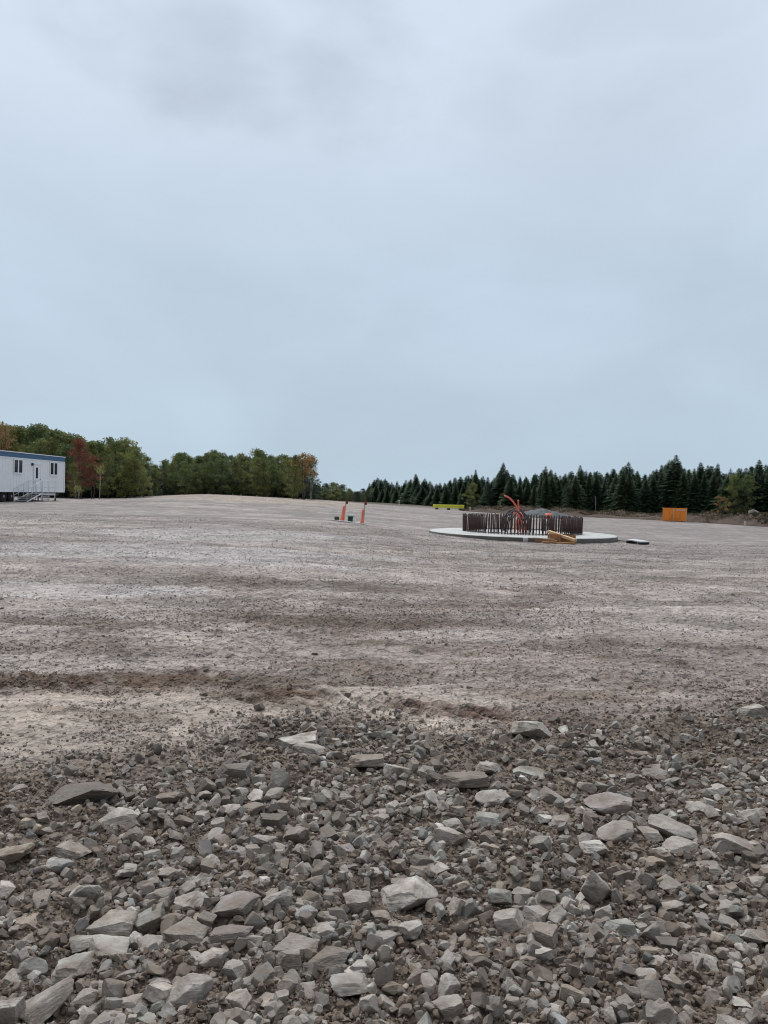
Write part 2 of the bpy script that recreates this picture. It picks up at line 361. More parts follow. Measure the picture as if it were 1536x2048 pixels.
def ground_mat():
    m, n, l, b = mat_base('site_soil'); b.inputs['Roughness'].default_value = .9; b.inputs['Specular IOR Level'].default_value = .3
    g = n.new('ShaderNodeNewGeometry'); a = n.new('ShaderNodeAttribute'); a.attribute_name = 'tint'
    def nz(s, d, r, sc=(1, 1, 1)):
        mp_ = n.new('ShaderNodeMapping'); mp_.inputs['Scale'].default_value = sc; l.new(g.outputs['Position'], mp_.inputs[0])
        z = n.new('ShaderNodeTexNoise'); z.inputs['Scale'].default_value = s; z.inputs['Detail'].default_value = d; z.inputs['Roughness'].default_value = r
        l.new(mp_.outputs[0], z.inputs['Vector']); return z
    def rng(z, i0, i1, o0, o1):
        r = n.new('ShaderNodeMapRange'); l.new(z.outputs[0], r.inputs[0])
        for k, v in zip((1, 2, 3, 4), (i0, i1, o0, o1)): r.inputs[k].default_value = v
        return r
    za = nz(1.1, 9, .72); zb = nz(16, 7, .75); zc = nz(.22, 6, .6, (.6, 1, 1))
    v = n.new('ShaderNodeTexVoronoi'); v.inputs['Scale'].default_value = 34; l.new(g.outputs['Position'], v.inputs['Vector'])
    v2 = n.new('ShaderNodeTexVoronoi'); v2.inputs['Scale'].default_value = 9; l.new(g.outputs['Position'], v2.inputs['Vector'])
    cur = a.outputs['Color']
    for r in (rng(za, .32, .68, .72, 1.24), rng(zb, .3, .7, .50, 1.42), rng(zc, .35, .65, .90, 1.10), rng(v, 0, .8, 1.08, .82)):
        s = n.new('ShaderNodeVectorMath'); s.operation = 'SCALE'; l.new(cur, s.inputs[0]); l.new(r.outputs[0], s.inputs['Scale']); cur = s.outputs[0]
    l.new(cur, b.inputs['Base Color'])
    b0 = n.new('ShaderNodeBump'); b0.inputs['Strength'].default_value = 1.0; b0.inputs['Distance'].default_value = .06
    l.new(v2.outputs['Distance'], b0.inputs['Height'])
    b1 = n.new('ShaderNodeBump'); b1.inputs['Strength'].default_value = .9; b1.inputs['Distance'].default_value = .014; l.new(v.outputs['Distance'], b1.inputs['Height'])
    b2 = n.new('ShaderNodeBump'); b2.inputs['Strength'].default_value = .7; b2.inputs['Distance'].default_value = .01; l.new(zb.outputs['Fac'], b2.inputs['Height'])
    l.new(b0.outputs[0], b1.inputs['Normal']); l.new(b1.outputs[0], b2.inputs['Normal']); l.new(b2.outputs[0], b.inputs['Normal'])
    return m

M = dict(
    soil=ground_mat(), rock=rock_mat('field_stone', False), gravel=rock_mat('crushed_stone', True),
    bark=simple('bark', (.10, .085, .07), .9, bump=.5), palebark=simple('pale_bark', (.34, .32, .29), .8, var=.2, scale=6),
    leaf=foliage('green_leaves', (.12, .18, .065), (.40, .39, .12), (.09, .135, .06)),
    leafolive=foliage('olive_leaves', (.19, .20, .06), (.26, .22, .07), (.12, .14, .05)),
    leafred=foliage('red_leaves', (.27, .065, .065), (.30, .08, .07), (.22, .12, .06)),
    leaforange=foliage('orange_leaves', (.48, .26, .12), (.48, .26, .12), (.24, .19, .07)),
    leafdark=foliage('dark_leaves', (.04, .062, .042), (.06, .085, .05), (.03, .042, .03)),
    needle=foliage('spruce_needles', (.115, .18, .115), (.20, .27, .13), (.085, .135, .10)),
    brush=foliage('dry_brush', (.125, .085, .06), (.15, .10, .065), (.08, .085, .04)),
    white=simple('white_siding', (.80, .82, .84), .45, var=.03), trim=simple('white_trim', (.8, .82, .85), .4, var=.02),
    blue=simple('blue_fascia', (.035, .115, .23), .45, var=.12), glass=simple('dark_glass', (.02, .025, .035), .12, var=.1),
    frame=simple('dark_steel', (.035, .035, .04), .6, var=.2), rubber=simple('tyre_rubber', (.02, .02, .02), .85, var=.2),
    rim=simple('wheel_rim', (.45, .45, .46), .45, .3), alu=simple('galvanised_metal', (.62, .62, .64), .45, .35, var=.1),
    concrete=simple('wet_concrete', (.50, .495, .47), .55, var=.12, scale=1.2, bump=.15, bscale=20, dirt=(.30, .31, .30)),
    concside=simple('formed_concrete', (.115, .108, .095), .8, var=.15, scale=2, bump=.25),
    rebar=simple('rusty_steel', (.075, .040, .034), .75, .2, var=.35, scale=5), sleeve=simple('grey_sleeve', (.16, .14, .14), .6, var=.2),
    orange=simple('orange_conduit', (.85, .17, .11), .45, var=.10), orangemesh=simple('orange_sleeve', (1.0, .27, .16), .6, var=.05, scale=14),
    redtop=simple('dark_red_cap', (.20, .05, .05), .6), black=simple('black_cable', (.018, .018, .024), .45, var=.2),
    bin=simple('orange_painted_steel', (1.0, .33, .045), .5, var=.06, scale=1.5, dirt=(.70, .24, .05)), binpale=simple('pale_orange_steel', (.78, .42, .16), .5, var=.08), bindark=simple('shaded_bin_inside', (.09, .035, .02), .8),
    yellow=simple('yellow_paint', (.98, .95, .12), .5, var=.06), wood=simple('fresh_lumber', (.40, .19, .075), .7, var=.18, scale=4, bump=.2),
    woodpale=simple('pale_lumber', (.68, .43, .24), .7, var=.12, scale=4), woodold=simple('weathered_lumber', (.36, .30, .22), .8, var=.15),
    green=simple('green_plastic', (.012, .075, .050), .4), greenlight=simple('light_green_lid', (.16, .42, .27), .4), board=simple('pale_board', (.62, .60, .60), .6, var=.1),
    galv=simple('pale_stake', (.62, .55, .50), .6), whiteplastic=simple('white_plastic', (.78, .78, .78), .5, var=.04),
    earth=simple('bank_soil', (.095, .062, .045), .95, var=.3, scale=1.6, bump=.6, bscale=4), pile=simple('crushed_rock_pile', (.125, .14, .145), .95, var=.25, scale=4, bump=.8, bscale=12),
    straw=foliage('dry_grass', (.30, .26, .14), (.24, .24, .12), (.16, .17, .07)),
)

# ------------------------------------------------------------------ ground sheet
def soil_col(x, y):
    # colour of the soil: grey crushed stone, pale dust, brown mud, cool pale patches
    rr = np.hypot(x, y); b = bed(x, y)
    grey = np.array([.305, .262, .235]); pale = np.array([.50, .435, .395]); brown = np.array([.175, .122, .090]); dark = np.array([.125, .094, .072]); cool = np.array([.31, .28, .265])
    c = np.tile(grey, (len(x), 1))
    def mixc(c, t, k): return c * (1 - k[:, None]) + np.array(t) * k[:, None]
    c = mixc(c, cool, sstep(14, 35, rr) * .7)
    st = fbm(x * .28, y * .55, 100, 5, .6)                    # broad dusty streaks
    left = 1 - sstep(-.2, .25, x / (rr + 1))
    c = mixc(c, pale, sstep(.0, .16, st + .05 * left) * (.75 - .35 * (1 - left) * sstep(12, 25, rr)))
    st2 = fbm(x * .8, y * 1.6, 101, 5, .6)
    c = mixc(c, pale, sstep(.02, .14, st2) * .55 * (1 - sstep(15, 40, rr)))
    c = mixc(c, dark * 1.25, sstep(.06, .16, fbm(x * .6, y * 1.5, 106, 5, .66)) * .62 * (1 - sstep(24, 50, rr)))
    c = mixc(c, pale, sstep(.07, .17, fbm(x * .6, y * 1.3, 107, 5, .66)) * .35 * (1 - sstep(30, 60, rr)))
    c = mixc(c, brown, sstep(.03, .17, fbm(x * .45, y * .9, 102, 5, .6)) * .42 * (1 - sstep(9, 26, rr)))
    c = mixc(c, brown * 1.15, (1 - sstep(6.5, 12, rr)) * .33)
    for (px, py, wx, wy, t, k) in ((500, 1445, .55, .28, pale, 1.0), (60, 1340, 1.4, .5, pale, .8), (620, 1462, .3, .12, pale, .7), (960, 1275, 1.3, .35, pale, .85), (350, 1490, .9, .25, pale * .9, .7),
                                   (760, 1445, .8, .15, pale * .95, .7), (260, 1436, .75, .17, brown * .9, 1.0), (120, 1420, .5, .10, brown, .7), (1250, 1480, 1.2, .3, brown, .6), (1050, 1440, .8, .2, brown * 1.1, .6), (60, 1560, .9, .25, brown, .7), (350, 1570, .6, .2, brown * .9, .7),
                                   (640, 1240, 2.0, .30, dark * 1.3, .6), (90, 1245, 1.0, .4, dark * 1.2, .6), (440, 1070, 5, 4, np.array([.50, .46, .445]), .85),
                                   (200, 1100, 7, 2.4, np.array([.50, .46, .445]), .85), (60, 1180, 3, .8, np.array([.52, .475, .455]), .9), (480, 1130, 4, .8, np.array([.50, .46, .445]), .7), (700, 1150, 6, 1.6, pale, .45), (60, 1020, 9, 10, cool, .5), (600, 1055, 5, 3.0, grey * .92, .6), (1300, 1300, 2.2, .8, dark * 1.4, .35), (1150, 1390, .9, .2, brown, .5),
                                   (1250, 1060, 14, 5, cool * .95, .4)):
        p = _PATCH.setdefault((px, py), None) or _PATCH.__setitem__((px, py), hit(px, py)) or _PATCH[(px, py)]; d = ((x - p.x) / wx) ** 2 + ((y - p.y) / wy) ** 2 + 1.6 * fbm(x / wx * 1.3, y / wy * 1.3, int(px), 4, .6)
        c = mixc(c, t, (1 - sstep(.35, 1.5, d)) * k)
    c = mixc(c, [.46, .395, .355], smooth_mask(x, y) * .62)
    tan = (1 - sstep(5.9, 6.6, y)) * (y > 0) * (1 - sstep(.2, 1.6, x))
    c = mixc(c, [.50, .42, .35], tan * (.45 + .5 * sstep(-.1, .1, fbm(x * 1.2, y * 2, 108, 4, .6))))
    tm, tm2 = track(x, y)
    c = mixc(c, [.135, .088, .060], tm * (.45 + .55 * sstep(-.14, .1, fbm(x * 2.2, y * 4, 109, 4, .65))) + 0)
    c = mixc(c, [.135, .085, .064], tm2 * sstep(-.1, .25, x) * (.5 + .5 * sstep(-.1, .1, fbm(x * 4, y * 6, 110, 4, .65))))
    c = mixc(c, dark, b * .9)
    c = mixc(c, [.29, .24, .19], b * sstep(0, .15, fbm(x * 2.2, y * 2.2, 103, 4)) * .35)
    # sandy rise in front of the left-hand wood
    u = 768 + FPX * x / np.maximum(y, 1)
    s = sstep(70, 78, y) * sstep(250, 380, u) * (1 - sstep(690, 760, u)) * (y > 0)
    c = mixc(c, [.46, .385, .315], s * .8)
    c = mixc(c, [.12, .10, .07], sstep(100, 125, rr) * (y > 0) + (y <= 0) * sstep(30, 60, rr) * .5)
    c = c * (1 + .45 * fbm(x * 3, y * 3.5, 104, 5, .7) + .45 * fbm(x * 1.1, y * 1.6, 111, 4, .6) * (1 - sstep(25, 50, rr)))[:, None]
    return c
_PATCH = {}
def build_ground():
    a = np.concatenate([np.radians(np.linspace(-180, -46, 90)[:-1]), np.radians(np.linspace(-46, 46, 900)), np.radians(np.linspace(46, 180, 90)[1:])])
    a = a[:-1]
    r = [0.6]
    while r[-1] < 9: r.append(r[-1] * 1.0035)
    while r[-1] < 45: r.append(r[-1] * 1.006)
    while r[-1] < 250: r.append(r[-1] * 1.02)
    while r[-1] < 4200: r.append(r[-1] * 1.12)
    r = np.array(r); nr, na = len(r), len(a)
    A, Rr = np.meshgrid(a, r)
    x = (Rr * np.sin(A)).ravel(); y = (Rr * np.cos(A)).ravel()
    z = full_h(x, y)
    V = np.stack([x, y, z], 1); V = np.vstack([V, [[0, 0, 0]]])
    i, k = np.meshgrid(np.arange(nr - 1), np.arange(na), indexing='ij'); i = i.ravel(); k = k.ravel(); k2 = (k + 1) % na
    F = np.stack([i * na + k, i * na + k2, (i + 1) * na + k2, (i + 1) * na + k], 1)[:, ::-1]
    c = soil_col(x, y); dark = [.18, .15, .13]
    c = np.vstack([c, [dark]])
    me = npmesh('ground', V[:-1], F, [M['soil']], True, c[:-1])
    o = link('ground', me); tag(o, kind='structure')
    # the patch under the photographer, closed by the same sheet
    return o
build_ground()

# ------------------------------------------------------------------ stones
def ico(n):
    bm = bmesh.new(); bmesh.ops.create_icosphere(bm, subdivisions=n, radius=1); bm.verts.index_update()
    V = np.array([v.co[:] for v in bm.verts]); F = np.array([[v.index for v in f.verts] for f in bm.faces]); bm.free(); return V, F
def chip(V, rng, k, lo=.42, hi=.82, flat=True):
    V = V.copy()
    for i in range(k):
        n = rng.normal(size=3); n /= np.linalg.norm(n); d = rng.uniform(lo, hi); s = V @ n; o = s > d
        V[o] -= np.outer(s[o] - d, n)
    ext = (V.max(0) - V.min(0)) / 2; V = (V - (V.max(0) + V.min(0)) / 2) / ext
    return V
I6, F6 = ico(6); I5, F5 = ico(5); I3, F3 = ico(3); I2, F2 = ico(2)
def block(V, rng, tilt=.22, k=6):
    V0 = V; V = V.copy(); A = rng.normal(0, tilt, (3, 3)) + np.eye(3); n0 = []
    for ax in A:
        for sg in (-1, 1):
            n = sg * ax + rng.normal(0, .20, 3); n /= np.linalg.norm(n); n0.append((n, rng.uniform(.40, .62)))
    for i in range(k):
        n = rng.normal(size=3); n /= np.linalg.norm(n); n0.append((n, rng.uniform(.56, .80)))
    for _ in range(2):
        for n, d in n0:
            q = V @ n; o = q > d; V[o] -= np.outer(q[o] - d, n)
    V = V * .94 + .06 * V0 * .72
    ext = (V.max(0) - V.min(0)) / 2; return (V - (V.max(0) + V.min(0)) / 2) / ext
ROCKS = []
for i in range(26):
    rg = np.random.default_rng(500 + i); V = block(I6 if i < 14 else I5, rg, .25, rg.integers(4, 9))
    off = rg.uniform(0, 90, 3)
    dz = np.array([mnoise.fractal(Vector(v * 1.6 + off), 1.0, 2.0, 4) * .075 + abs(mnoise.fractal(Vector(v * 5.5 + off), .7, 2.0, 5)) * .055 for v in V])
    V = V * (1 + dz)[:, None]
    ROCKS.append(npmesh('stone_%d' % i, V, F6 if i < 14 else F5, [M['rock']], True))
TINT = dict(grey=(.35, .335, .315), pale=(.46, .45, .42), green=(.30, .335, .31), blue=(.25, .29, .305), purple=(.29, .275, .29), tan=(.43, .35, .26), brown=(.26, .215, .18), dark=(.17, .165, .155), warm=(.37, .335, .30))
for _k, _v in list(TINT.items()):
    TINT[_k] = tuple(a * .55 + b * .52 * (sum(_v) / .92) for a, b in zip(_v, (.322, .286, .248)))
placed = []    # x, y, radius
def put_rock(px, py, w, h, tint, label=None, yaw=None, mesh=None, tiltx=0, tilty=None, group=None):
    g = hit(px, py + h * .25)
    d = g.y; s = w * d / FPX; a = math.atan2(CAMZ - g.z, d)
    dep = s * random.uniform(.62, .85); th = max((h * d / FPX - .75 * dep * math.sin(a)) / math.cos(a), .36 * s)
    o = link('rock', mesh or ROCKS[random.randrange(26)])
    o.rotation_mode = 'XYZ'
    o.rotation_euler = (tiltx + random.uniform(-.15, .15), random.uniform(-.18, .18) if tilty is None else tilty, random.uniform(-.35, .35) if yaw is None else yaw)
    sg = random.choice((-1, 1))
    o.scale = (s * .46 , dep * .45, th * .48)
    o.location = (g.x, g.y, g.z + th * .15)
    t = TINT[tint]; k = random.uniform(.92, 1.3); o['tint'] = [t[0] * k, t[1] * k, t[2] * k, 1.0]
    tag(o, label, 'rock' , group)
    placed.append((g.x, g.y, s * .5)); return o
BIG = [
 (1500, 1422, 66, 38, 'pale', 'pale angular rock alone on the gravel at the right edge'),
 (1068, 1457, 100, 34, 'pale', 'long pale wedge of rock at the far rim of the rubble', -.25, .18),
 (1125, 1476, 48, 18, 'pale', 'small flat pale rock touching the end of the long pale wedge'),
 (600, 1482, 92, 42, 'pale', 'broad pale rock at the far left rim of the rubble'),
 (620, 1500, 84, 34, 'grey', 'grey slab just below the broad pale rock at the rim', -.4, .1),
 (795, 1541, 62, 46, 'pale', 'bright pointed pale rock standing out near the far middle of the rubble'),
 (733, 1522, 74, 32, 'warm', 'warm grey ledge of rock left of the bright pointed one'),
 (756, 1468, 52, 30, 'dark', 'dark rounded lump at the rim of the rubble'),
 (985, 1596, 76, 28, 'pale', 'flat pale oval rock right of the middle of the rubble'),
 (978, 1640, 62, 44, 'green', 'greenish split block below the flat pale oval rock'),
 (590, 1665, 60, 42, 'grey', 'rounded light grey cobble left of the middle'),
 (905, 1672, 72, 52, 'warm', 'warm grey block near the middle of the rubble'),
 (688, 1695, 50, 24, 'purple', 'dark purple grey stone among paler cobbles'),
 (28, 1700, 82, 46, 'tan', 'tan sandstone rock at the left edge'),
 (115, 1728, 60, 36, 'blue', 'blue grey rock right of the tan sandstone rock'),
 (150, 1698, 76, 42, 'warm', 'pale warm rock behind the blue grey one near the left edge'),
 (165, 1592, 150, 36, 'dark', 'long dark slab lying flat at the upper left of the rubble', .05, 0),
 (12, 1622, 46, 44, 'blue', 'dark blue grey rock cut by the left edge'),
 (465, 1542, 84, 54, 'dark', 'large dark grey rock half buried at the upper left rim'),
 (560, 1555, 60, 56, 'grey', 'tilted grey slab right of the half buried dark rock', .9, .5),
 (500, 1616, 62, 30, 'brown', 'dark brown lump of soil covered rock left of centre'),
 (340, 1592, 66, 34, 'brown', 'brown overhanging rock beside the long dark slab'),
 (235, 1638, 92, 30, 'pale', 'pale flat rock below the long dark slab'),
 (1222, 1607, 116, 40, 'purple', 'long purple grey slab in the right half of the rubble', .05, .05),
 (1235, 1660, 92, 44, 'grey', 'broad grey rock below the purple grey slab'),
 (1195, 1692, 78, 34, 'pale', 'pale rounded rock below left of the broad grey rock'),
 (1300, 1667, 58, 40, 'warm', 'warm grey block right of the broad grey rock'),
 (1345, 1650, 100, 58, 'grey', 'steeply tilted grey slab right of the purple grey slab', -.5, .35),
 (1395, 1610, 62, 36, 'grey', 'grey block at the upper right of the rubble'),
 (1440, 1577, 64, 36, 'pale', 'pale squarish rock near the right rim'),
 (1500, 1628, 74, 44, 'grey', 'grey rock with a flat top close to the right edge'),
 (1420, 1622, 56, 28, 'pale', 'pale flat rock wedged between grey blocks on the right'),
 (1470, 1682, 92, 50, 'warm', 'large brownish grey block near the right edge'),
 (1522, 1704, 56, 42, 'dark', 'dark rock cut by the right edge'),
 (1360, 1690, 84, 44, 'warm', 'warm grey rock with a brown corner in the right half'),
 (1300, 1722, 66, 34, 'tan', 'tan flat rock below the warm grey block on the right'),
 (1310, 1545, 64, 34, 'grey', 'grey rock on the far right part of the rubble'),
 (1190, 1768, 74, 92, 'pale', 'large upright pale block in the lower right', .15, .1),
 (1203, 1824, 42, 44, 'pale', 'pale chunk leaning on the foot of the upright block'),
 (1238, 1852, 72, 48, 'green', 'greenish rock with a dark hollow below the upright block'),
 (1080, 1862, 82, 62, 'brown', 'brown weathered rock left of the greenish hollow rock'),
 (1016, 1842, 62, 60, 'warm', 'soil covered rock in the lower middle'),
 (942, 1812, 50, 48, 'blue', 'triangular blue grey rock in the lower middle'),
 (1000, 1792, 52, 40, 'green', 'greenish block right of the triangular one'),
 (820, 1785, 132, 50, 'pale', 'large long pale rock in the middle foreground', .05, -.05),
 (712, 1802, 66, 56, 'grey', 'grey rock left of the large long pale one'),
 (625, 1762, 50, 46, 'grey', 'grey angular stone above the small blue green pebble'),
 (665, 1784, 42, 20, 'blue', 'small smooth blue green pebble stone'),
 (553, 1800, 64, 68, 'grey', 'tall squarish grey block left of centre in the foreground'),
 (612, 1826, 50, 46, 'blue', 'bluish rounded rock right of the squarish grey block'),
 (640, 1862, 74, 36, 'pale', 'pale narrow slab below the bluish rounded rock', .25, -.2),
 (765, 1898, 42, 26, 'pale', 'small pale pointed stone on the brown soil'),
 (888, 1888, 26, 20, 'pale', 'small cream coloured stone on the brown soil'),
 (700, 1966, 92, 50, 'grey', 'cracked grey rock low in the middle foreground'),
 (738, 2006, 54, 54, 'warm', 'warm grey rock with a white fleck by the bottom middle'),
 (835, 1955, 56, 46, 'brown', 'brown half buried rock low in the middle'),
 (655, 1915, 100, 50, 'dark', 'dark undercut rock left of the small pale pointed stone'),
 (575, 1915, 62, 48, 'warm', 'warm grey rock left of the dark undercut one'),
 (595, 1895, 90, 34, 'grey', 'flat grey rock above the warm grey one'),
 (178, 1784, 56, 66, 'green', 'upright greenish rock in the lower left'),
 (315, 1786, 64, 44, 'grey', 'grey block behind the brown wedge in the lower left'),
 (385, 1802, 80, 34, 'pale', 'pale slab with a dark underside in the lower left', -.1, .1),
 (468, 1810, 116, 40, 'purple', 'long purple grey slab in the lower left', .1, -.05),
 (296, 1832, 82, 46, 'green', 'light greenish slab in the lower left', .45, -.2),
 (350, 1836, 54, 42, 'brown', 'brown rounded rock beside the light greenish slab'),
 (376, 1860, 84, 46, 'warm', 'brown wedge shaped rock in the lower left'),
 (465, 1862, 96, 58, 'purple', 'large rock with a bluish cap in the lower left'),
 (230, 1842, 90, 60, 'warm', 'warm grey block left of the light greenish slab'),
 (150, 1800, 50, 44, 'brown', 'brown rock under the upright greenish one'),
 (68, 1846, 92, 28, 'tan', 'long tan slab near the left edge', -.15, .1),
 (55, 1880, 60, 36, 'grey', 'grey stone below the long tan slab'),
 (98, 1880, 46, 44, 'dark', 'dark grey stone right of the stone under the tan slab'),
 (158, 1930, 114, 56, 'green', 'large flat topped greenish rock in the lower left corner', .05, .05),
 (215, 1895, 84, 58, 'pale', 'pale block behind the flat topped greenish rock'),
 (95, 2000, 130, 66, 'grey', 'long grey rock tilted up beside the lower left corner', .55, -.4),
 (20, 2020, 54, 66, 'pale', 'pale rock cut by the lower left corner'),
 (170, 1990, 56, 36, 'pale', 'pale rounded rock below the flat topped greenish rock'),
 (245, 1948, 60, 30, 'purple', 'small purple stone between large rocks in the lower left'),
 (265, 2000, 70, 44, 'warm', 'warm grey rock in front of the small purple stone'),
 (222, 1968, 66, 40, 'pale', 'pale stone right of the flat topped greenish rock'),
 (378, 1978, 104, 84, 'grey', 'biggest grey boulder at the bottom left of centre'),
 (320, 2010, 44, 36, 'green', 'greenish chip at the foot of the biggest boulder'),
 (425, 1912, 70, 48, 'warm', 'warm grey rock above the biggest boulder'),
 (480, 1965, 50, 34, 'green', 'greenish stone right of the biggest boulder'),
 (505, 1880, 40, 34, 'pale', 'pale edged stone right of the bluish capped rock'),
 (20, 1955, 60, 50, 'warm', 'warm grey rock on the left edge above the corner'),
 (525, 1952, 62, 44, 'blue', 'slanting dark blue slab at the lower left of centre', .9, -.4),
 (540, 2002, 70, 36, 'warm', 'warm flat rock at the bottom left of centre'),
 (215, 2036, 60, 36, 'grey', 'grey rock on the bottom edge in the lower left'),
 (300, 2040, 60, 30, 'green', 'greenish rock on the bottom edge'),
 (1144, 1985, 64, 46, 'tan', 'pale tan angular rock in the lower right', .1, .3),
 (1104, 2020, 40, 34, 'warm', 'grey brown rock below left of the tan angular rock'),
 (1368, 1852, 52, 28, 'pale', 'pale pointed stone in the lower right', -.2, .15),
 (1335, 1882, 52, 30, 'dark', 'dark undercut stone below the pale pointed one'),
 (1508, 1868, 66, 36, 'pale', 'cream coloured rock on the right edge'),
 (1496, 1840, 36, 30, 'pale', 'small cream coloured stone above the one on the right edge'),
 (1312, 1922, 44, 34, 'warm', 'rounded warm grey stone in the lower right'),
 (1290, 1947, 52, 32, 'grey', 'grey flat stone below the rounded one in the lower right'),
 (1415, 1918, 40, 22, 'pale', 'small light flat stone in the lower right corner area'),
 (1300, 1900, 46, 22, 'tan', 'small tan stone beside the rounded warm grey one'),
 (1345, 1765, 64, 40, 'grey', 'grey rock above the pale pointed stone'),
 (1420, 1735, 60, 34, 'warm', 'warm rock below the large brownish grey block'),
 (1130, 1640, 60, 34, 'warm', 'warm grey stone left of the broad grey rock'),
 (1110, 1595, 70, 40, 'warm', 'warm grey slab left of the long purple grey one', -.5, .3),
 (1060, 1545, 76, 34, 'green', 'dull greenish ledge right of the bright pointed rock'),
 (980, 1535, 60, 22, 'pale', 'thin pale slab right of the bright pointed rock', -.4, .2),
 (930, 1560, 92, 40, 'brown', 'brownish ledge below the thin pale slab'),
 (850, 1590, 66, 34, 'grey', 'grey flat stone below the bright pointed rock'),
 (690, 1600, 50, 34, 'grey', 'grey stone in the middle of the upper rubble'),
 (612, 1603, 34, 34, 'pale', 'small upright pale stone in the upper rubble'),
 (545, 1640, 60, 44, 'dark', 'dark grey stone left of the rounded cobble'),
 (1080, 1680, 56, 34, 'warm', 'warm stone below the greenish split block'),
 (745, 1745, 54, 34, 'grey', 'grey pebble behind the large long pale rock'),
 (870, 1735, 60, 36, 'warm', 'warm cobble behind the large long pale rock'),
 (490, 1752, 66, 34, 'pale', 'pale cobble behind the long purple grey slab in the lower left'),
 (420, 1720, 50, 34, 'grey', 'grey cobble left of centre'),
 (330, 1745, 56, 30, 'pale', 'pale cobble behind the grey block'),
 (60, 1790, 56, 34, 'grey', 'grey cobble above the long tan slab'),
]
for b in BIG:
    px, py, w, h, t, lab = b[:6]
    yaw = b[6] if len(b) > 6 else None; ty = b[7] if len(b) > 7 else None
    put_rock(px, py, w, h, t, lab, yaw, None, 0, ty)
# the rest of the 300 separate stones: cobbles spread through the rubble
names = list(TINT); wts = [.30, .20, .09, .05, .05, .05, .12, .05, .19]
cand = 0
def big_name(t):
    w = t.split()
    while len(w) > 9:
        k = max([i for i, q in enumerate(w) if i < len(w) - 1 and q in ('in', 'at', 'of', 'below', 'above', 'behind', 'beside', 'near', 'left', 'right', 'on', 'with', 'between', 'close', 'from', 'standing', 'lying', 'among')] or [10])
        w = w[:min(k, len(w) - 1)]
        while w[-1] in ('in', 'at', 'of', 'the', 'left', 'right', 'a', 'close', 'just'): w.pop()
    return ' '.join(w)
BIGN = [(b[0], b[1], big_name(b[5])) for b in BIG]
USED = {}
while len(placed) < 300 and cand < 6000:
    cand += 1
    px = random.uniform(-60, 1600); py = random.uniform(1470, 2070)
    dq = ray(px, py); g = Vector(tuple(dq * (CAMZ / -dq[2])))
    if bed(np.array([g.x]), np.array([g.y]))[0] < .5: continue
    sz = random.choice((.065, .075, .09, .11)) * random.uniform(.9, 1.2)
    if px > 900 and py > 1860 and random.random() < .6: continue
    if any((g.x - a) ** 2 + (g.y - b) ** 2 < ((c + sz * .5) * .74) ** 2 for a, b, c in placed): continue
    w = sz * FPX / g.y
    t = random.choices(names, wts)[0]
    put_rock(px, py, w, w * random.uniform(.55, .9), t, None, random.uniform(-3, 3), None)
    o = COL.objects[-1]; adj = dict(grey='grey', pale='pale', green='greenish', blue='bluish', purple='purplish', tan='tan', brown='brown', dark='dark', warm='warm grey')[t]
    kx, ky, kn = min(BIGN, key=lambda q: (q[0] - px) ** 2 + (q[1] - py) ** 2 * 2.2)
    dx, dy = px - kx, (py - ky) * 1.5
    dr = ('right of' if dx > 0 else 'left of') if abs(dx) > abs(dy) else ('in front of' if dy > 0 else 'behind')
    lab = '%s cobble %s the %s' % (adj, dr, kn); n_ = USED.get(lab, 0); USED[lab] = n_ + 1
    if n_: lab = ('further ', 'outer ', 'small ', 'third ')[min(n_ - 1, 3)] + lab
    tag(o, lab, 'rock', 'loose cobbles in the rubble')

def scatter(bases, n_each, xs, ys, sz, cols, flat, sink, rng, zf=full_h):
    """many stones in one mesh; returns V, F, C"""
    sink = np.broadcast_to(sink, (len(xs),)); VV, FF, CC = [], [], []; b0 = 0; n = len(xs); zs = zf(xs, ys); order = rng.integers(0, len(bases), n)
    for bi, (Vb, Fb) in enumerate(bases):
        k = np.where(order == bi)[0]; m = len(k)
        if not m: continue
        q = rng.normal(size=(m, 4)); q[:, 1:3] *= .35; q /= np.linalg.norm(q, axis=1)[:, None]
        w, x, y, z = q.T
        R = np.stack([1 - 2 * (y * y + z * z), 2 * (x * y - z * w), 2 * (x * z + y * w), 2 * (x * y + z * w), 1 - 2 * (x * x + z * z), 2 * (y * z - x * w),
                      2 * (x * z - y * w), 2 * (y * z + x * w), 1 - 2 * (x * x + y * y)], 1).reshape(m, 3, 3)
        sc = np.stack([rng.uniform(.8, 1.25, m), rng.uniform(.6, .95, m), rng.uniform(*flat, m)], 1) * (sz[k] * .5)[:, None]
        P = np.einsum('mij,mvj->mvi', R, Vb[None] * sc[:, None])
        P[..., 0] += xs[k][:, None]; P[..., 1] += ys[k][:, None]; P[..., 2] += (zs[k] + sc[:, 2] * sink[k])[:, None]
        VV.append(P.reshape(-1, 3)); nv = len(Vb)
        FF.append((Fb[None] + (b0 + np.arange(m) * nv)[:, None, None]).reshape(-1, 3)); b0 += m * nv
        CC.append(np.repeat(cols[k], nv, 0))
    return np.vstack(VV), np.vstack(FF), np.vstack(CC)
def stone_cols(n, rng, k=1.0):
    T = np.array([TINT[t] for t in names]); c = T[rng.choice(len(names), n, p=np.array(wts) / sum(wts))]
    return np.clip(c * (.58 + 1.0 * rng.random((n, 1)) ** 1.5) * k, .04, .75)
def fan(n, r0, r1, rng, u0=-320, u1=1860, p=1.0):
    t = rng.random(n); yy = r0 * (r1 / r0) ** (t ** p); u = rng.uniform(u0, u1, n); return (u - 768) / FPX * yy, yy
lowr = []
for i in range(14):
    rg = np.random.default_rng(900 + i); V = block(I3, rg, .35, rg.integers(3, 7)); lowr.append((V * (1 + rg.normal(0, .012, (len(V), 1))), F3))
I4, F4 = ico(4); midr = []
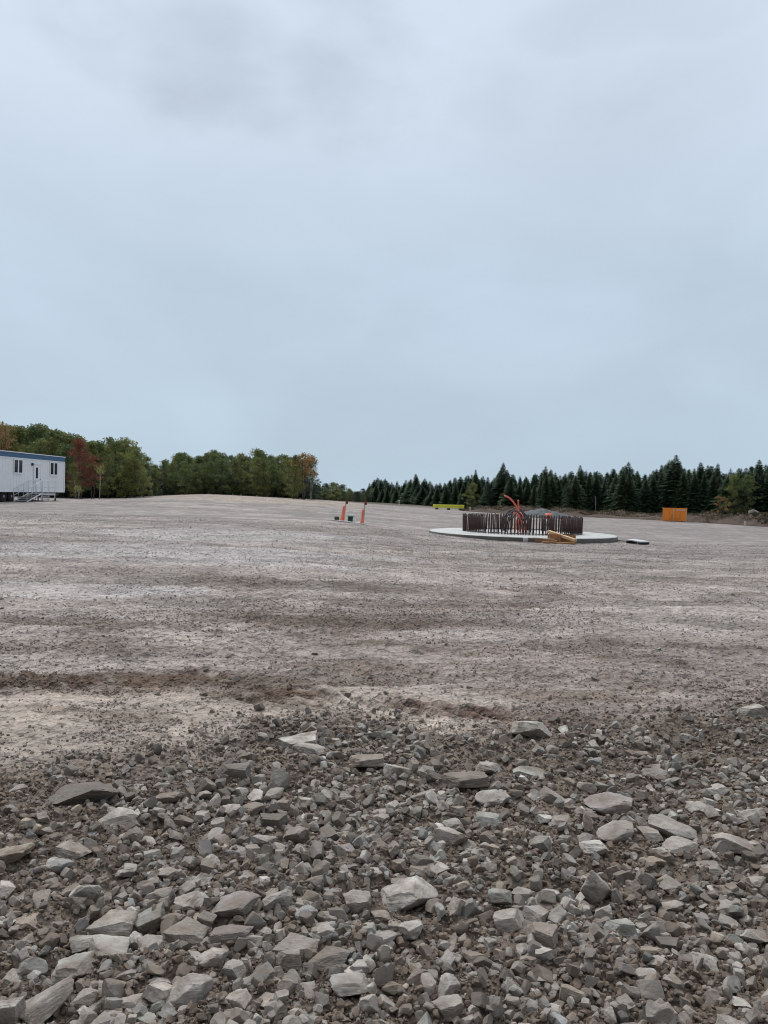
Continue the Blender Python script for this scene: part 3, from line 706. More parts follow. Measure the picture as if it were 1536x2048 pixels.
for i in range(16):
    rg = np.random.default_rng(1900 + i); V = block(I4, rg, .3, rg.integers(3, 8)); off = rg.uniform(0, 90, 3)
    dz = np.array([mnoise.fractal(Vector(v * 2.2 + off), .9, 2.0, 4) * .09 for v in V]); midr.append((V * (1 + dz)[:, None], F4))
tinyr = []
for i in range(14):
    rg = np.random.default_rng(950 + i); V = block(I2, rg, .4, 3); tinyr.append((V, F2))
tin = []
I1, F1 = ico(1)
for i in range(12):
    rg = np.random.default_rng(980 + i); tin.append((I1 * rg.uniform(.7, 1.25, (12, 1)), F1))
def make_gravel():
    rng = np.random.default_rng(5)
    # 3-7 cm stones of the rubble
    x, y = fan(11500, 1.7, 6.8, rng, p=1.0); k = rng.random(len(x)) < bed(x, y) * (.25 + .9 * sstep(-.12, .1, fbm(x * 1.4, y * 1.4, 200, 3))) * np.minimum(1, (y / 3.4) ** 1.4); x, y = x[k], y[k]
    sz = .024 * (1 - rng.random(len(x)) * .93) ** -.45 * 1.1; sz = np.clip(sz, .024, .08)
    P = np.array(placed); keep = np.ones(len(x), bool)
    for a, b, c in P: keep &= (x - a) ** 2 + (y - b) ** 2 > (c * .75) ** 2
    x, y, sz = x[keep], y[keep], sz[keep]
    A = scatter(lowr, 0, x, y, sz, stone_cols(len(x), rng, .8), (.5, .95), rng.uniform(.1, .9, len(x)), rng)
    o = link('rubble', npmesh('rubble', A[0], A[1], [M['gravel']], False, A[2]))
    tag(o, 'loose broken stones filling the gaps between the foreground rocks', 'rubble', kind='stuff')
    # 5-9 cm broken stones, jumbled two deep
    x, y = fan(6800, 1.75, 6.8, rng); u = 768 + FPX * x / y
    dn = bed(x, y) * np.minimum(1, (y / 5.4) ** 1.15) * (.35 + .75 * sstep(-.12, .1, fbm(x * 1.1, y * 1.1, 210, 3))) * np.where((y < 3.0) & (u > 620), .30, 1) * (1 - .5 * sstep(3.8, 4.6, y) * (u < 450))
    k = rng.random(len(x)) < dn; x, y = x[k], y[k]; sz = .036 * (1 - rng.random(len(x)) * .9) ** -.42; sz = np.clip(sz, .036, .078); keep = np.ones(len(x), bool)
    for a, b, c in P: keep &= (x - a) ** 2 + (y - b) ** 2 > (c * .8) ** 2
    x, y, sz = x[keep], y[keep], sz[keep]
    D_ = scatter(midr, 0, x, y, sz, stone_cols(len(x), rng, 1.0), (.5, .9), rng.uniform(-.2, .9, len(x)), rng)
    o = link('broken_stones', npmesh('broken_stones', D_[0], D_[1], [M['gravel']], False, D_[2]))
    tag(o, 'countless palm sized broken stones jumbled between the foreground rocks', 'stones', kind='stuff')
    # 1-3 cm chips and clods
    x, y = fan(80000, 1.6, 7.5, rng, p=.95); k = rng.random(len(x)) < .02 + .98 * np.maximum(bed(x, y), (1 - sstep(-.6, 1.1, y - bed_edge(x, y))) * .75); x, y = x[k], y[k]
    sz = .008 * (1 - rng.random(len(x)) * .96) ** -.5 * (1 + .03 * y)
    c = stone_cols(len(x), rng, .85); mud = rng.random(len(x)) < .8; c[mud] = np.array([.165, .123, .094]) * rng.uniform(.7, 1.3, (mud.sum(), 1))
    bb = bed(x, y)[:, None]; c = c * bb + (1 - bb) * (.3 * c + .62 * soil_col(x, y))
    A = scatter(tinyr, 0, x, y, sz, c, (.5, .95), .4, rng)
    # gravel of the pad
    x, y = fan(170000, 4.6, 40, rng, p=.9)
    pt = sstep(-.16, .14, fbm(x * .5, y * 1.1, 201, 4, .6)); m1, m2 = track(x, y)
    band = np.exp(-((y - (10.0 + .1 * x)) / .8) ** 2) * sstep(-4, -2, x) * (1 - sstep(1.5, 3.2, x))
    k = rng.random(len(x)) < np.clip(.25 + .75 * pt + band, 0, 1) * sstep(-.5, .4, y - bed_edge(x, y)) * (1 - .5 * m1) * (1 - .93 * smooth_mask(x, y)); x, y = x[k], y[k]
    sz = np.clip(rng.lognormal(math.log(.013), .45, len(x)), .006, .026) * (1 + .03 * y)
    c = (stone_cols(len(x), rng, 1.0) * .3 + .7 * soil_col(x, y)) * rng.uniform(.92, 1.3, (len(x), 1))
    B = scatter(tin, 0, x, y, sz, c, (.45, .9), .3, rng)
    V = np.vstack([A[0], B[0]]); F = np.vstack([A[1], B[1] + len(A[0])]); C = np.vstack([A[2], B[2]])
    o = link('gravel', npmesh('gravel', V, F, [M['gravel']], False, C))
    tag(o, 'grey crushed gravel and soil crumbs covering the pad', 'gravel', kind='stuff')
    # a few hundred larger chips lying out on the pad
    x, y = fan(170, 5.5, 22, rng, p=.9); sz = rng.uniform(.03, .075, len(x))
    C3 = scatter(lowr, 0, x, y, sz, stone_cols(len(x), rng, .9), (.4, .8), .3, rng)
    o = link('scattered_stones', npmesh('scattered_stones', C3[0], C3[1], [M['gravel']], False, C3[2]))
    tag(o, 'fist sized stones scattered thinly over the flat gravel pad', 'stones', kind='stuff')
make_gravel()

# ------------------------------------------------------------------ site trailer
def trailer():
    s0 = Vector((-26.9, 64.7, .0)); rz = math.atan2(-1, -.0515)
    gz = .30
    T = empty('site_trailer', (s0.x, s0.y, gz), rz); Ln = 18.0
    tag(T, 'long white office trailer with a blue roof band, cut by the left edge', 'trailer')
    fl = 1.07 - gz; H = 2.90; W = 3.0
    b = MB().box((Ln / 2, -W / 2, fl + (H - .36) / 2), (Ln, W, H - .36))
    for k in range(46): b.box((.2 + k * .39, .004, fl + (H - .36) / 2), (.03, .012, H - .40))
    b.build('body', M['white'], T)
    MB().box((Ln / 2, -W / 2, fl + H - .18 - .002), (Ln + .04, W + .06, .355)).build('blue_band', M['blue'], T)
    r = MB().box((Ln / 2, -W / 2, fl + H + .03), (Ln + .12, W + .14, .06)); r.build('roof', M['trim'], T)
    MB().box((Ln / 2, .016, fl + .03), (Ln, .03, .10)).build('base_trim', M['trim'], T)
    MB().box((Ln / 2, .016, fl + H - .40), (Ln, .03, .07)).build('upper_trim', M['trim'], T)
    MB().box((.05, .02, fl + 1.25), (.12, .036, 2.3)).build('corner_trim', M['trim'], T)
    f = MB()
    for yy in (-.5, -W + .5): f.box((Ln / 2, yy, fl - .14), (Ln - .2, .12, .26))
    for k in range(12): f.box((.8 + k * 1.5, -W / 2, fl - .06), (.08, W - .1, .1))
    f.build('chassis', M['frame'], T)
    def window(s, w, sill, h):
        fr = MB()
        z0 = 2.50 - gz
        fr.box((s, .03, z0 - .05), (w + .22, .07, .10)); fr.box((s, .03, z0 + h + .04), (w + .2, .05, .08))
        for q in (-1, 1): fr.box((s + q * (w / 2 + .05), .03, z0 + h / 2), (.09, .05, h))
        fr.box((s, .034, z0 + h / 2), (.13, .05, h))
        wo = fr.build('window', M['trim'], T)
        MB().box((s, .012, z0 + h / 2), (w, .02, h)).build('pane', M['glass'], wo)
    for s in (1.95, 7.45, 10.6, 14.2): window(s, 1.12, 0, .93)
    d = MB().box((4.6, .025, fl + 1.08), (.95, .05, 2.06)).build('door', M['white'], T)
    MB().box((4.72, .056, fl + 1.48), (.30, .012, .84)).build('door_window', M['glass'], d)
    MB().tube([(4.22, .05, fl + 1.0), (4.22, .12, fl + 1.0), (4.32, .12, fl + 1.0)], .02, 6).build('handle', M['frame'], d)
    fr = MB()
    for q in (4.08, 5.12): fr.box((q, .035, fl + 1.1), (.09, .07, 2.16))
    fr.box((4.6, .035, fl + 2.17), (1.13, .07, .09)); fr.build('door_frame', M['trim'], T)
    MB().box((5.42, .06, fl + 2.12), (.16, .12, .2), bev=.02).build('wall_lamp', M['frame'], T)
    for s in (8.0, 9.05, 10.1):
        for yy in (-.28, -W + .28):
            w = MB().lathe([(.24, -.13), (.40, -.13), (.42, -.08), (.42, .08), (.40, .13), (.24, .13)], 28)
            w.v = [(s + a, yy + c, .42 + b_) for a, b_, c in w.v]; wo = w.build('wheel', M['rubber'], T)
            k = MB().lathe([(.0, -.05), (.235, -.12), (.235, .12), (.10, .10), (.08, .15), (.0, .15)], 20)
            k.v = [(s + a, yy + c, .42 + b_) for a, b_, c in k.v]; k.build('rim', M['rim'], wo)
    for s in (.5, 3.4, 6.4, 12.6, 16.5):
        for yy in (-.5, -W + .5):
            MB().tube([(s, yy, 0), (s, yy, fl - .2)], .05, 8).box((s, yy, .03), (.36, .36, .07)).build('support_jack', M['frame'], T)
    # stairs against the door are their own thing
    S = empty('metal_stairs', T.matrix_basis @ Vector((5.2, .62, 0)), rz)
    tag(S, 'grey metal stairs with handrails leading up to the office trailer door', 'stairs')
    ph = fl - .10; y0, y1 = .08 - .62, 1.15 - .62; x0, x1 = 3.9 - 5.2, 6.1 - 5.2
    p = MB().box(((x0 + x1) / 2, (y0 + y1) / 2, ph), (x1 - x0, y1 - y0, .06))
    p.box(((x0 + x1) / 2, y1 - .02, ph - .06), (x1 - x0, .04, .14)); p.build('landing', M['alu'], S)
    n = 4
    for k in range(n):
        MB().box((x1 + .30 + k * .48, (y0 + y1) / 2, ph - (k + 1) * ph / (n + 1)), (.36, y1 - y0 - .1, .045)).build('tread', M['alu'], S)
    for yy in (y0 + .03, y1 - .03):
        m = MB(); a = Vector((x1, yy, ph - .02)); c = Vector((x1 + 2.1, yy, .05)); m.tube([a, c], .045, 6)
        m.build('stringer', M['alu'], S)
        h = MB(); up = Vector((0, 0, .98))
        h.tube([Vector((x0, yy, ph)) + up, a + up, c + up * .92, c], .024, 6)
        h.tube([Vector((x0, yy, ph)) + up * .5, a + up * .5, c + up * .46], .018, 6)
        for q in np.linspace(0, 1, 4): h.tube([a.lerp(c, q), a.lerp(c, q) + up * (1 - .08 * q)], .02, 6)
        for q in (x0, (x0 + x1) / 2): h.tube([(q, yy, 0.0), (q, yy, ph + .98)], .024, 6)
        h.build('handrail', M['alu'], S)
    for q in (x0 + .05, x1 - .05):
        for yy in (y0 + .05, y1 - .05): MB().tube([(q, yy, 0), (q, yy, ph)], .035, 8).build('leg', M['alu'], S)
    bo = MB().box(((x0 + x1) / 2 + .1, y1 - .2, .42), (1.3, .05, .06)).box(((x0 + x1) / 2 + .1, y1 - .2, .2), (1.3, .05, .06)); bo.build('brace', M['alu'], S)
    # blocks stacked under the chassis
    for s in (6.9, 7.15):
        pass
    c = MB().box((0, 0, .19), (1.3, .5, .36), bev=.02); o = c.build('concrete_block', M['concside']); o.location = T.matrix_basis @ Vector((6.7, .28, 0)); o.rotation_euler = (0, 0, rz)
    tag(o, 'grey block lying between the trailer wheels and the metal stairs', 'block')
trailer()

# ------------------------------------------------------------------ turbine foundation
FD = 40.0
fc = ground_at(1043, FD); ftop = CAMZ - 69.5 * FD / FPX
fc.x = at(1043, 1068, FD).x
def foundation():
    T = empty('turbine_foundation', (fc.x, fc.y, ftop - .30))
    tag(T, 'round concrete foundation disc with a ring of upright rusty bolts', 'foundation')
    R = 4.80; n = 128; m = MB(); prof = [(0, .02), (0, .0)]
    pr = [(R + .04, -.45), (R + .04, .06), (R, .24), (R - .03, .285), (R - .12, .30), (0.001, .315)]
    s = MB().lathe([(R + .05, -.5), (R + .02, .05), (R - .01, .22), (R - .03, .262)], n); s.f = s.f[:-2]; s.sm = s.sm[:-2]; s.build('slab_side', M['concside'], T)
    t = MB().lathe([(R - .03, .262), (R - .045, .285), (R - .1, .30), (R - 1.2, .305), (2.7, .308), (.002, .31)], n); t.f = t.f[:-2]; t.sm = t.sm[:-2]; t.build('slab', M['concrete'], T)
    k = []
    for ring, (rad, cnt) in enumerate(((3.03, 112), (2.72, 112))):
        for i in range(cnt):
            a = 2 * math.pi * (i + .5 * ring) / cnt; k.append((rad * math.cos(a), rad * math.sin(a), ring))
    k.sort(key=lambda q: q[1])                        # nearest to the camera first
    def bolt(m, x, y, rg, lx, ly, h):
        m.tube([(x, y, .29), (x + lx, y + ly, .29 + h)], .026, 6)
    protos = []
    for v in range(5):
        m = MB(); h = .80 + .02 * v; m.tube([(0, 0, 0), (0, 0, h)], .0240, 7); me = m.build('anchor_bolt', M['rebar'], T)
        z = MB().lathe([(.027, 0), (.027, .05)], 6, (0, 0, h - .12)); zo = z.build('nut', M['rebar'], me)
        q = MB().lathe([(.028, 0), (.028, .07), (.022, .09)], 8); qo = q.build('sleeve', M['sleeve'], me)
        protos.append((me, zo, qo))
    for i, (x, y, ring) in enumerate(k[:100]):
        if i < 5: me, zo, qo = protos[i]
        else:
            a, b, c = protos[random.randrange(5)]; me = a.copy(); COL.objects.link(me); me.parent = T
            zo = b.copy(); COL.objects.link(zo); zo.parent = me; qo = c.copy(); COL.objects.link(qo); qo.parent = me
        me.location = (x + random.uniform(-.025, .025), y, .305); me.rotation_euler = (random.uniform(-.02, .02), random.uniform(-.03, .03), 0)
    m = MB()
    for x, y, ring in k[100:]:
        h = .86 + random.uniform(-.03, .05); m.tube([(x, y, .30), (x + random.uniform(-.02, .02), y, .30 + h)], .027, 6); m.lathe([(.032, 0), (.032, .05)], 6, (x, y, .30 + h - .12))
    o = m.build('anchor_bolt', M['rebar'], T); o['kind'] = 'stuff'; o['label'] = 'the rear bolts of the ring, half hidden by the front ones'
    # template ring that ties the bolts together near their feet
    rg = MB()
    for rad in (2.86,):
        rg.tube([(rad * math.cos(a), rad * math.sin(a), .36) for a in np.linspace(0, 2 * math.pi, 97)], .022, 6, False)
    rg.build('steel_ring', M['rebar'], T)
    return T
FT_ = foundation()
fb = Vector((fc.x, fc.y, ftop))
# conduits rising from the middle of the ring
def conduit(pix, rad, mat, label, name='orange_conduit', depth=None, cap=None, cat='conduit', n=28):
    depth = depth or [FD] * len(pix)
    P = [at(a, b, d) for (a, b), d in zip(pix, depth)]; P[0].z = ftop
    pts = []
    for t in np.linspace(0, len(P) - 1.0001, n):
        i = int(t); f = t - i; p0 = P[max(i - 1, 0)]; p1 = P[i]; p2 = P[i + 1]; p3 = P[min(i + 2, len(P) - 1)]
        pts.append(.5 * ((2 * p1) + (p2 - p0) * f + (2 * p0 - 5 * p1 + 4 * p2 - p3) * f * f + (3 * p1 - p0 - 3 * p2 + p3) * f ** 3))
    o = MB().tube([p - P[0] for p in pts], rad, 10).build(name, mat); o.location = P[0]
    tag(o, label, cat); return o
conduit([(1053, 1066), (1046, 1046), (1038, 1028), (1030, 1009), (1020, 997), (1009, 991)], .042, M['orange'], 'long orange conduit curving up and to the left out of the bolt ring', depth=[40, 39.9, 39.8, 39.7, 39.6, 39.5])
conduit([(1040, 1066), (1038, 1040), (1037, 1018), (1036.5, 1000)], .042, M['orange'], 'straight orange conduit standing upright in the middle of the bolt ring', depth=[40.4, 40.2, 40.1, 40])
conduit([(1047, 1066), (1044, 1048), (1036, 1030), (1030, 1020), (1027, 1030)], .034, M['orange'], 'thin red orange conduit hooking over beside the cable loops', depth=[39.4, 39.4, 39.3, 39.3, 39.2])
conduit([(1030, 1066), (1034, 1040), (1041, 1026), (1049, 1044), (1051, 1066)], .036, M['orange'], 'short orange conduit bent over in a loop inside the bolt ring', depth=[39.5, 39.4, 39.3, 39.3, 39.3])
for i, (a, b, top, dd, lab) in enumerate(((1004, 1050, 1020, 39.2, 'widest black cable loop arching inside the bolt ring'), (1010, 1056, 1016, 40.6, 'tallest black cable loop arching inside the bolt ring'),
      (1014, 1046, 1022, 39.0, 'narrow black cable loop in front of the taller loops'), (1008, 1040, 1019, 40.2, 'black cable loop on the left of the cluster in the bolt ring'),
      (1022, 1060, 1023, 39.6, 'black cable loop on the right of the cluster in the bolt ring'), (1018, 1052, 1019, 41.0, 'rear black cable loop behind the orange conduits'))):
    mid = (a + b) / 2
    P = [at(mid + (a - mid) * math.cos(t), 1066 - (1066 - top) * math.sin(t), dd) for t in np.linspace(0, math.pi, 26)]
    for p, t in zip(P, np.linspace(0, math.pi, 26)): p.y += .25 * math.cos(t); p.z = max(p.z, ftop + .03)
    o = MB().tube([p - P[0] for p in P], .026, 8).build('cable_loop', M['black']); o.location = P[0]
    tag(o, lab, 'cable', 'black cable loops in the bolt ring')

# lumber lying against the disc
def plank(name, p0, p1, w, t, mat, label, cat='plank', roll=0):
    p0, p1 = Vector(p0), Vector(p1); d = p1 - p0; o = MB().box((0, 0, 0), (d.length, w, t), bev=.006).build(name, mat)
    q = d.to_track_quat('X', 'Z'); o.rotation_mode = 'QUATERNION'; o.rotation_quaternion = q @ Matrix.Rotation(roll, 4, 'X').to_quaternion(); o.location = (p0 + p1) / 2
    tag(o, label, cat); return o
g = mid_h
plank('wood_beam', at(1097, 1063, 35.6), at(1151, 1081, 34.3), .20, .12, M['woodpale'], 'pale orange beam leaning down off the edge of the foundation disc', 'beam')
pn = empty('formwork_panel', at(1123, 1086, 34.9)); pn.location.z = float(mid_h([pn.location.x], [34.9])[0]); pn.rotation_euler = (0, 0, -.12)
tag(pn, 'brown wooden formwork panel standing on edge below the leaning beam', 'panel')
MB().box((0, 0, .20), (1.25, .05, .42), Matrix.Rotation(-.25, 4, 'X')).build('board', M['wood'], pn)
for q in (-.55, -.1, .5): MB().box((q, -.09, .20), (.09, .07, .44), Matrix.Rotation(-.25, 4, 'X')).build('batten', M['wood'], pn)
pa = ground_at(1066, 34.9); pb = ground_at(1108, 34.7)
plank('wood_board', pa + Vector((0, 0, .20)), pb + Vector((0, 0, .17)), .34, .05, M['woodold'], 'upper weathered board of the low stack left of the formwork panel', 'board')
plank('wood_board', pa + Vector((.1, -.05, .10)), pb + Vector((.1, -.1, .07)), .30, .12, M['wood'], 'lower brown board of the low stack left of the formwork panel', 'board')
plank('wood_board', ground_at(1085, 34.2) + Vector((0, 0, .06)), ground_at(1150, 34.0) + Vector((0, 0, .05)), .25, .05, M['wood'], 'thin brown board flat on the gravel in front of the formwork panel', 'board')
o = MB().lathe([(.10, 0), (.12, .20), (.12, .22), (.085, .21)], 16).build('white_bucket', M['whiteplastic']); o.location = ground_at(1051, 34.9)
tag(o, 'small white pail at the left end of the board stack by the disc', 'pail')
p0 = ground_at(1256, 37.4); p1 = ground_at(1295, 36.2)
sl = empty('metal_plate', (p0 + p1) / 2, math.atan2(p1.y - p0.y, p1.x - p0.x))
tag(sl, 'thin pale plate lying flat on the gravel right of the disc', 'plate')
MB().box((0, 0, .16), (1.05, .62, .045), Matrix.Rotation(.05, 4, 'Y')).build('top_sheet', M['board'], sl)
for q in (-.4, .4): MB().box((q, 0, .07), (.1, .6, .13)).build('runner', M['frame'], sl)
p0 = ground_at(1226, 38.2); p1 = ground_at(1256, 37.6)
plank('steel_pipe', p0 + Vector((0, 0, .06)), p1 + Vector((0, 0, .06)), .06, .05, M['sleeve'], 'thin grey rod lying between the disc and the pale plate', 'rod')
# long puddle edge shadow: low soil lip round the disc
# ------------------------------------------------------------------ orange posts and green containers
def post(px, ptop, pcap, pbot, wpx, D, label, lean):
    b = ground_at(px, D); b.z -= .02; k = D / FPX
    T = empty('marker_post', b); tag(T, label, 'post', 'orange marker posts')
    H1 = (pbot - ptop) * k; H2 = (pbot - pcap) * k; r = wpx * k / 2
    m = MB(); m.tube([(lean * H1 * t, 0, H1 * t) for t in np.linspace(.02, 1, 14)], [r * (1.25 - .62 * t + .10 * math.sin(9 * t)) for t in np.linspace(0, 1, 14)], 12)
    m.build('orange_sleeve', M['orangemesh'], T)
    MB().box((lean * H2 / 2 + .07, .0, H2 / 2), (.07, .05, H2), Matrix.Rotation(lean, 4, 'Y')).build('stake', M['galv'], T)
    MB().box((lean * H2 + .11, .0, H2 - .04), (.13, .06, .24)).build('top_flag', M['redtop'], T)
post(684, 1007, 998, 1040, 7.5, 43.0, 'left orange wrapped marker post, with a green container on each side', .12)
post(724, 1016, 1001, 1047, 6.5, 41.5, 'right orange wrapped marker post at the end of the pale board', .05)
def container(px, D, w, h, label, name, lid):
    b = ground_at(px, D); T = empty(name, b, .2); tag(T, label, 'container')
    MB().box((0, 0, h / 2), (w, w * .8, h), bev=.02).build('tub', M['green'], T)
    MB().box((0, 0, h + .03), (w + .05, w * .8 + .05, .06), bev=.01).build('lid', M[lid], T)
    MB().tube([(-w * .3, -w * .42, h * .8), (-w * .2, -w * .5, h * .7), (w * .2, -w * .5, h * .7), (w * .3, -w * .42, h * .8)], .012, 6).build('handle', M['frame'], T)
container(700.5, 42.6, .27, .34, 'taller dark green container with a light green lid between the two posts', 'green_container', 'greenlight')
b = ground_at(673.5, 43.2); T = empty('green_jerrycan', b, .3); tag(T, 'small dark green can with a pale cap left of the left post', 'can')
MB().box((0, 0, .12), (.26, .15, .22), bev=.025).build('can_body', M['green'], T)
MB().tube([(-.08, 0, .22), (-.08, 0, .27), (.06, 0, .27), (.06, 0, .22)], .014, 6).build('handle', M['green'], T)
MB().lathe([(.03, 0), (.03, .04)], 10, (-.15, 0, .16)).build('cap', M['board'], T)
plank('pale_board', ground_at(664, 43.4) + Vector((0, 0, .04)), ground_at(731, 41.2) + Vector((0, 0, .05)), .16, .05, M['board'], 'long pale board lying flat at the feet of the two orange posts', 'board')
b = ground_at(708, 42.4); T = empty('water_jug', b); tag(T, 'translucent white jug right of the green container', 'jug')
MB().lathe([(.07, 0), (.08, .02), (.08, .22), (.04, .28), (.03, .31)], 14).build('jug_body', M['whiteplastic'], T)
MB().lathe([(.034, 0), (.034, .03)], 10, (0, 0, .312)).build('cap', M['board'], T)

# ------------------------------------------------------------------ distant plant
def far_things():
    # yellow beam on skids
    D = 100.; a = ground_at(866, D); b = ground_at(928, D); T = empty('lifting_beam', (a + b) / 2, 0); tag(T, 'long low bright yellow steel beam resting on dark skids by the far trees', 'beam')
    Lh = (b - a).length; z = .0
    MB().box((0, 0, .56), (Lh, .5, .14)).box((0, 0, .26), (Lh - .5, .46, .12)).box((0, 0, .40), (Lh - .3, .30, .20)).build('beam_body', M['yellow'], T)
    for q in (-1, 1): MB().box((q * (Lh / 2 - .12), 0, .36), (.2, .6, .36), bev=.02).build('end_plate', M['yellow'], T)
    for q in (-.38, 0, .38): MB().box((q * Lh, 0, .06), (.35, .9, .20)).build('skid', M['frame'], T)
    T.location.z += .05
    # orange dumpster
    D = 88.; b = ground_at(1349, D); T = empty('dumpster', b, -.42); tag(T, 'orange open topped dumpster on the gravel before the spruces', 'dumpster')
    w, d, h = 2.45, 1.5, 1.42; r = MB()
    for q in (-1, 1): r.box((q * w / 2, 0, h / 2 + .08), (.06, d, h)); 
    for q in (-1, 1): r.box((0, q * d / 2, h / 2 + .08), (w, .06, h))
    r.box((0, 0, .12), (w, d, .06)); r.build('shell', M['bin'], T)
    t = MB()
    for q in (-1, 1): t.box((0, q * (d / 2 + .02), h + .06), (w + .12, .1, .1)); t.box((q * (w / 2 + .02), 0, h + .06), (.1, d, .1))
    t.build('rim', M['bin'], T)
    for q in (-1, -.5, .5, 1): MB().box((q * (w / 2 - .04), -d / 2 - .07, h / 2 + .08), (.09, .08, h - .08)).build('rib', M['bin'], T)
    MB().box((-w * .02, -d / 2 - .09, h / 2 + .1), (.16, .12, h)).box((w / 2 + .03, -d / 2 - .05, h / 2 + .1), (.12, .14, h)).build('post', M['binpale'], T)
    MB().box((w * .26, -d / 2 - .13, h - .08), (w * .38, .03, .08)).build('top_strip', M['trim'], T)
    for q in (-.4, .4): MB().box((q, -d / 2 - .12, h * .42), (.2, .12, .45)).build('fork_pocket', M['bin'], T)
    for q in (-.8, .8): MB().box((q, 0, .04), (.15, d, .1)).build('skid', M['frame'], T)
    # traffic barrel beyond the ring
    D = 60.; b = ground_at(1097, D); T = empty('traffic_barrel', b); tag(T, 'orange and white traffic barrel standing behind the bolt ring', 'barrel')
    MB().lathe([(.38, 0), (.38, .06), (.30, .08)], 20).build('base', M['rubber'], T)
    MB().lathe([(.29, .08), (.275, .5)], 20).build('lower_band', M['whiteplastic'], T); MB().lathe([(.275, .502), (.255, .95), (.12, .97)], 20).build('upper_band', M['orangemesh'], T)
    # white stake
    for (px, D, hh, lab) in ((798, 104., .9, 'thin white survey stake far off left of the yellow beam'), (1490, 84., .5, 'short white stake on the bank at the far right'), (940, 97., .6, 'thin pale stake right of the yellow beam')):
        b = ground_at(px, D); o = MB().box((0, 0, hh / 2), (.09, .05, hh)).box((0, 0, hh - .1), (.16, .03, .18)).build('survey_stake', M['whiteplastic']); o.location = b; tag(o, lab, 'stake')
    # heap of crushed rock
    D = 84.; a = ground_at(1080, D); n = 60; V = []; F = []
    for i in range(n):
        for j in range(n):
            x = (i / (n - 1) - .5) * 9.0; y = (j / (n - 1) - .5) * 7
            rr = math.hypot(x / 4.0 + .06 * math.sin(y * 2), y / 3.1); h = .86 * max(0, 1 - rr) ** .7 * (1 + .12 * math.sin(x * 1.3 + 1))
            h += (mnoise.fractal(Vector((x * 1.5, y * 1.5, 3)), 1, 2, 4) * .16 if rr < 1.05 else 0); V.append((x, y, max(h, 0) - (.25 if rr > 1.08 else .0)))
    for i in range(n - 1):
        for j in range(n - 1): F.append((i * n + j, (i + 1) * n + j, (i + 1) * n + j + 1, i * n + j + 1))
    me = npmesh('gravel_pile', np.array(V), np.array(F), [M['pile']], True); o = link('gravel_pile', me); o.location = (a.x, a.y, a.z); tag(o, 'blue grey heap of crushed rock behind the bolt ring', 'gravel heap')
far_things()

# long low earth bank in front of the spruces
def bank():
    us = np.linspace(925, 1960, 420); rows = []; nv = 13
    dist = np.interp(us, [925, 1040, 1230, 1350, 1536, 1960], [100, 99, 95, 93, 86, 82]); hh = np.interp(us, [925, 960, 1040, 1130, 1180, 1260, 1400, 1536, 1960], [.05, .9, 1.05, 1.0, .7, .85, 1.15, 1.45, 1.5])
    V = []
    for i, u in enumerate(us):
        for j in range(nv):
            t = j / (nv - 1); D = dist[i] + (t - .45) * 9; x = (u - 768) / FPX * D; z = float(mid_h([x], [D])[0])
            p = max(0, math.sin(min(1, max(0, t)) * math.pi)) ** .8
            z += hh[i] * p * (.75 + .6 * mnoise.fractal(Vector((x * .35, D * .35, 1)), 1, 2, 4) + .15 * mnoise.noise(Vector((x * 1.7, D * 1.7, 4)))) - .06
            V.append((x, D, z))
    F = [(i * nv + j, (i + 1) * nv + j, (i + 1) * nv + j + 1, i * nv + j + 1) for i in range(len(us) - 1) for j in range(nv - 1)]
    o = link('earth_bank', npmesh('earth_bank', np.array(V), np.array(F), [M['earth']], True)); tag(o, kind='structure')
    return V, nv
BV, BN = bank()
b = Vector(BV[int((1508 - 925) / (1960 - 925) * 419) * BN + 6]); o = link('boulder', ROCKS[3]); o.location = b + Vector((0, 0, .2)); o.scale = (.75, .6, .5); o['tint'] = [.33, .31, .28, 1]
tag(o, 'pale boulder sitting on the earth bank at the far right', 'boulder')

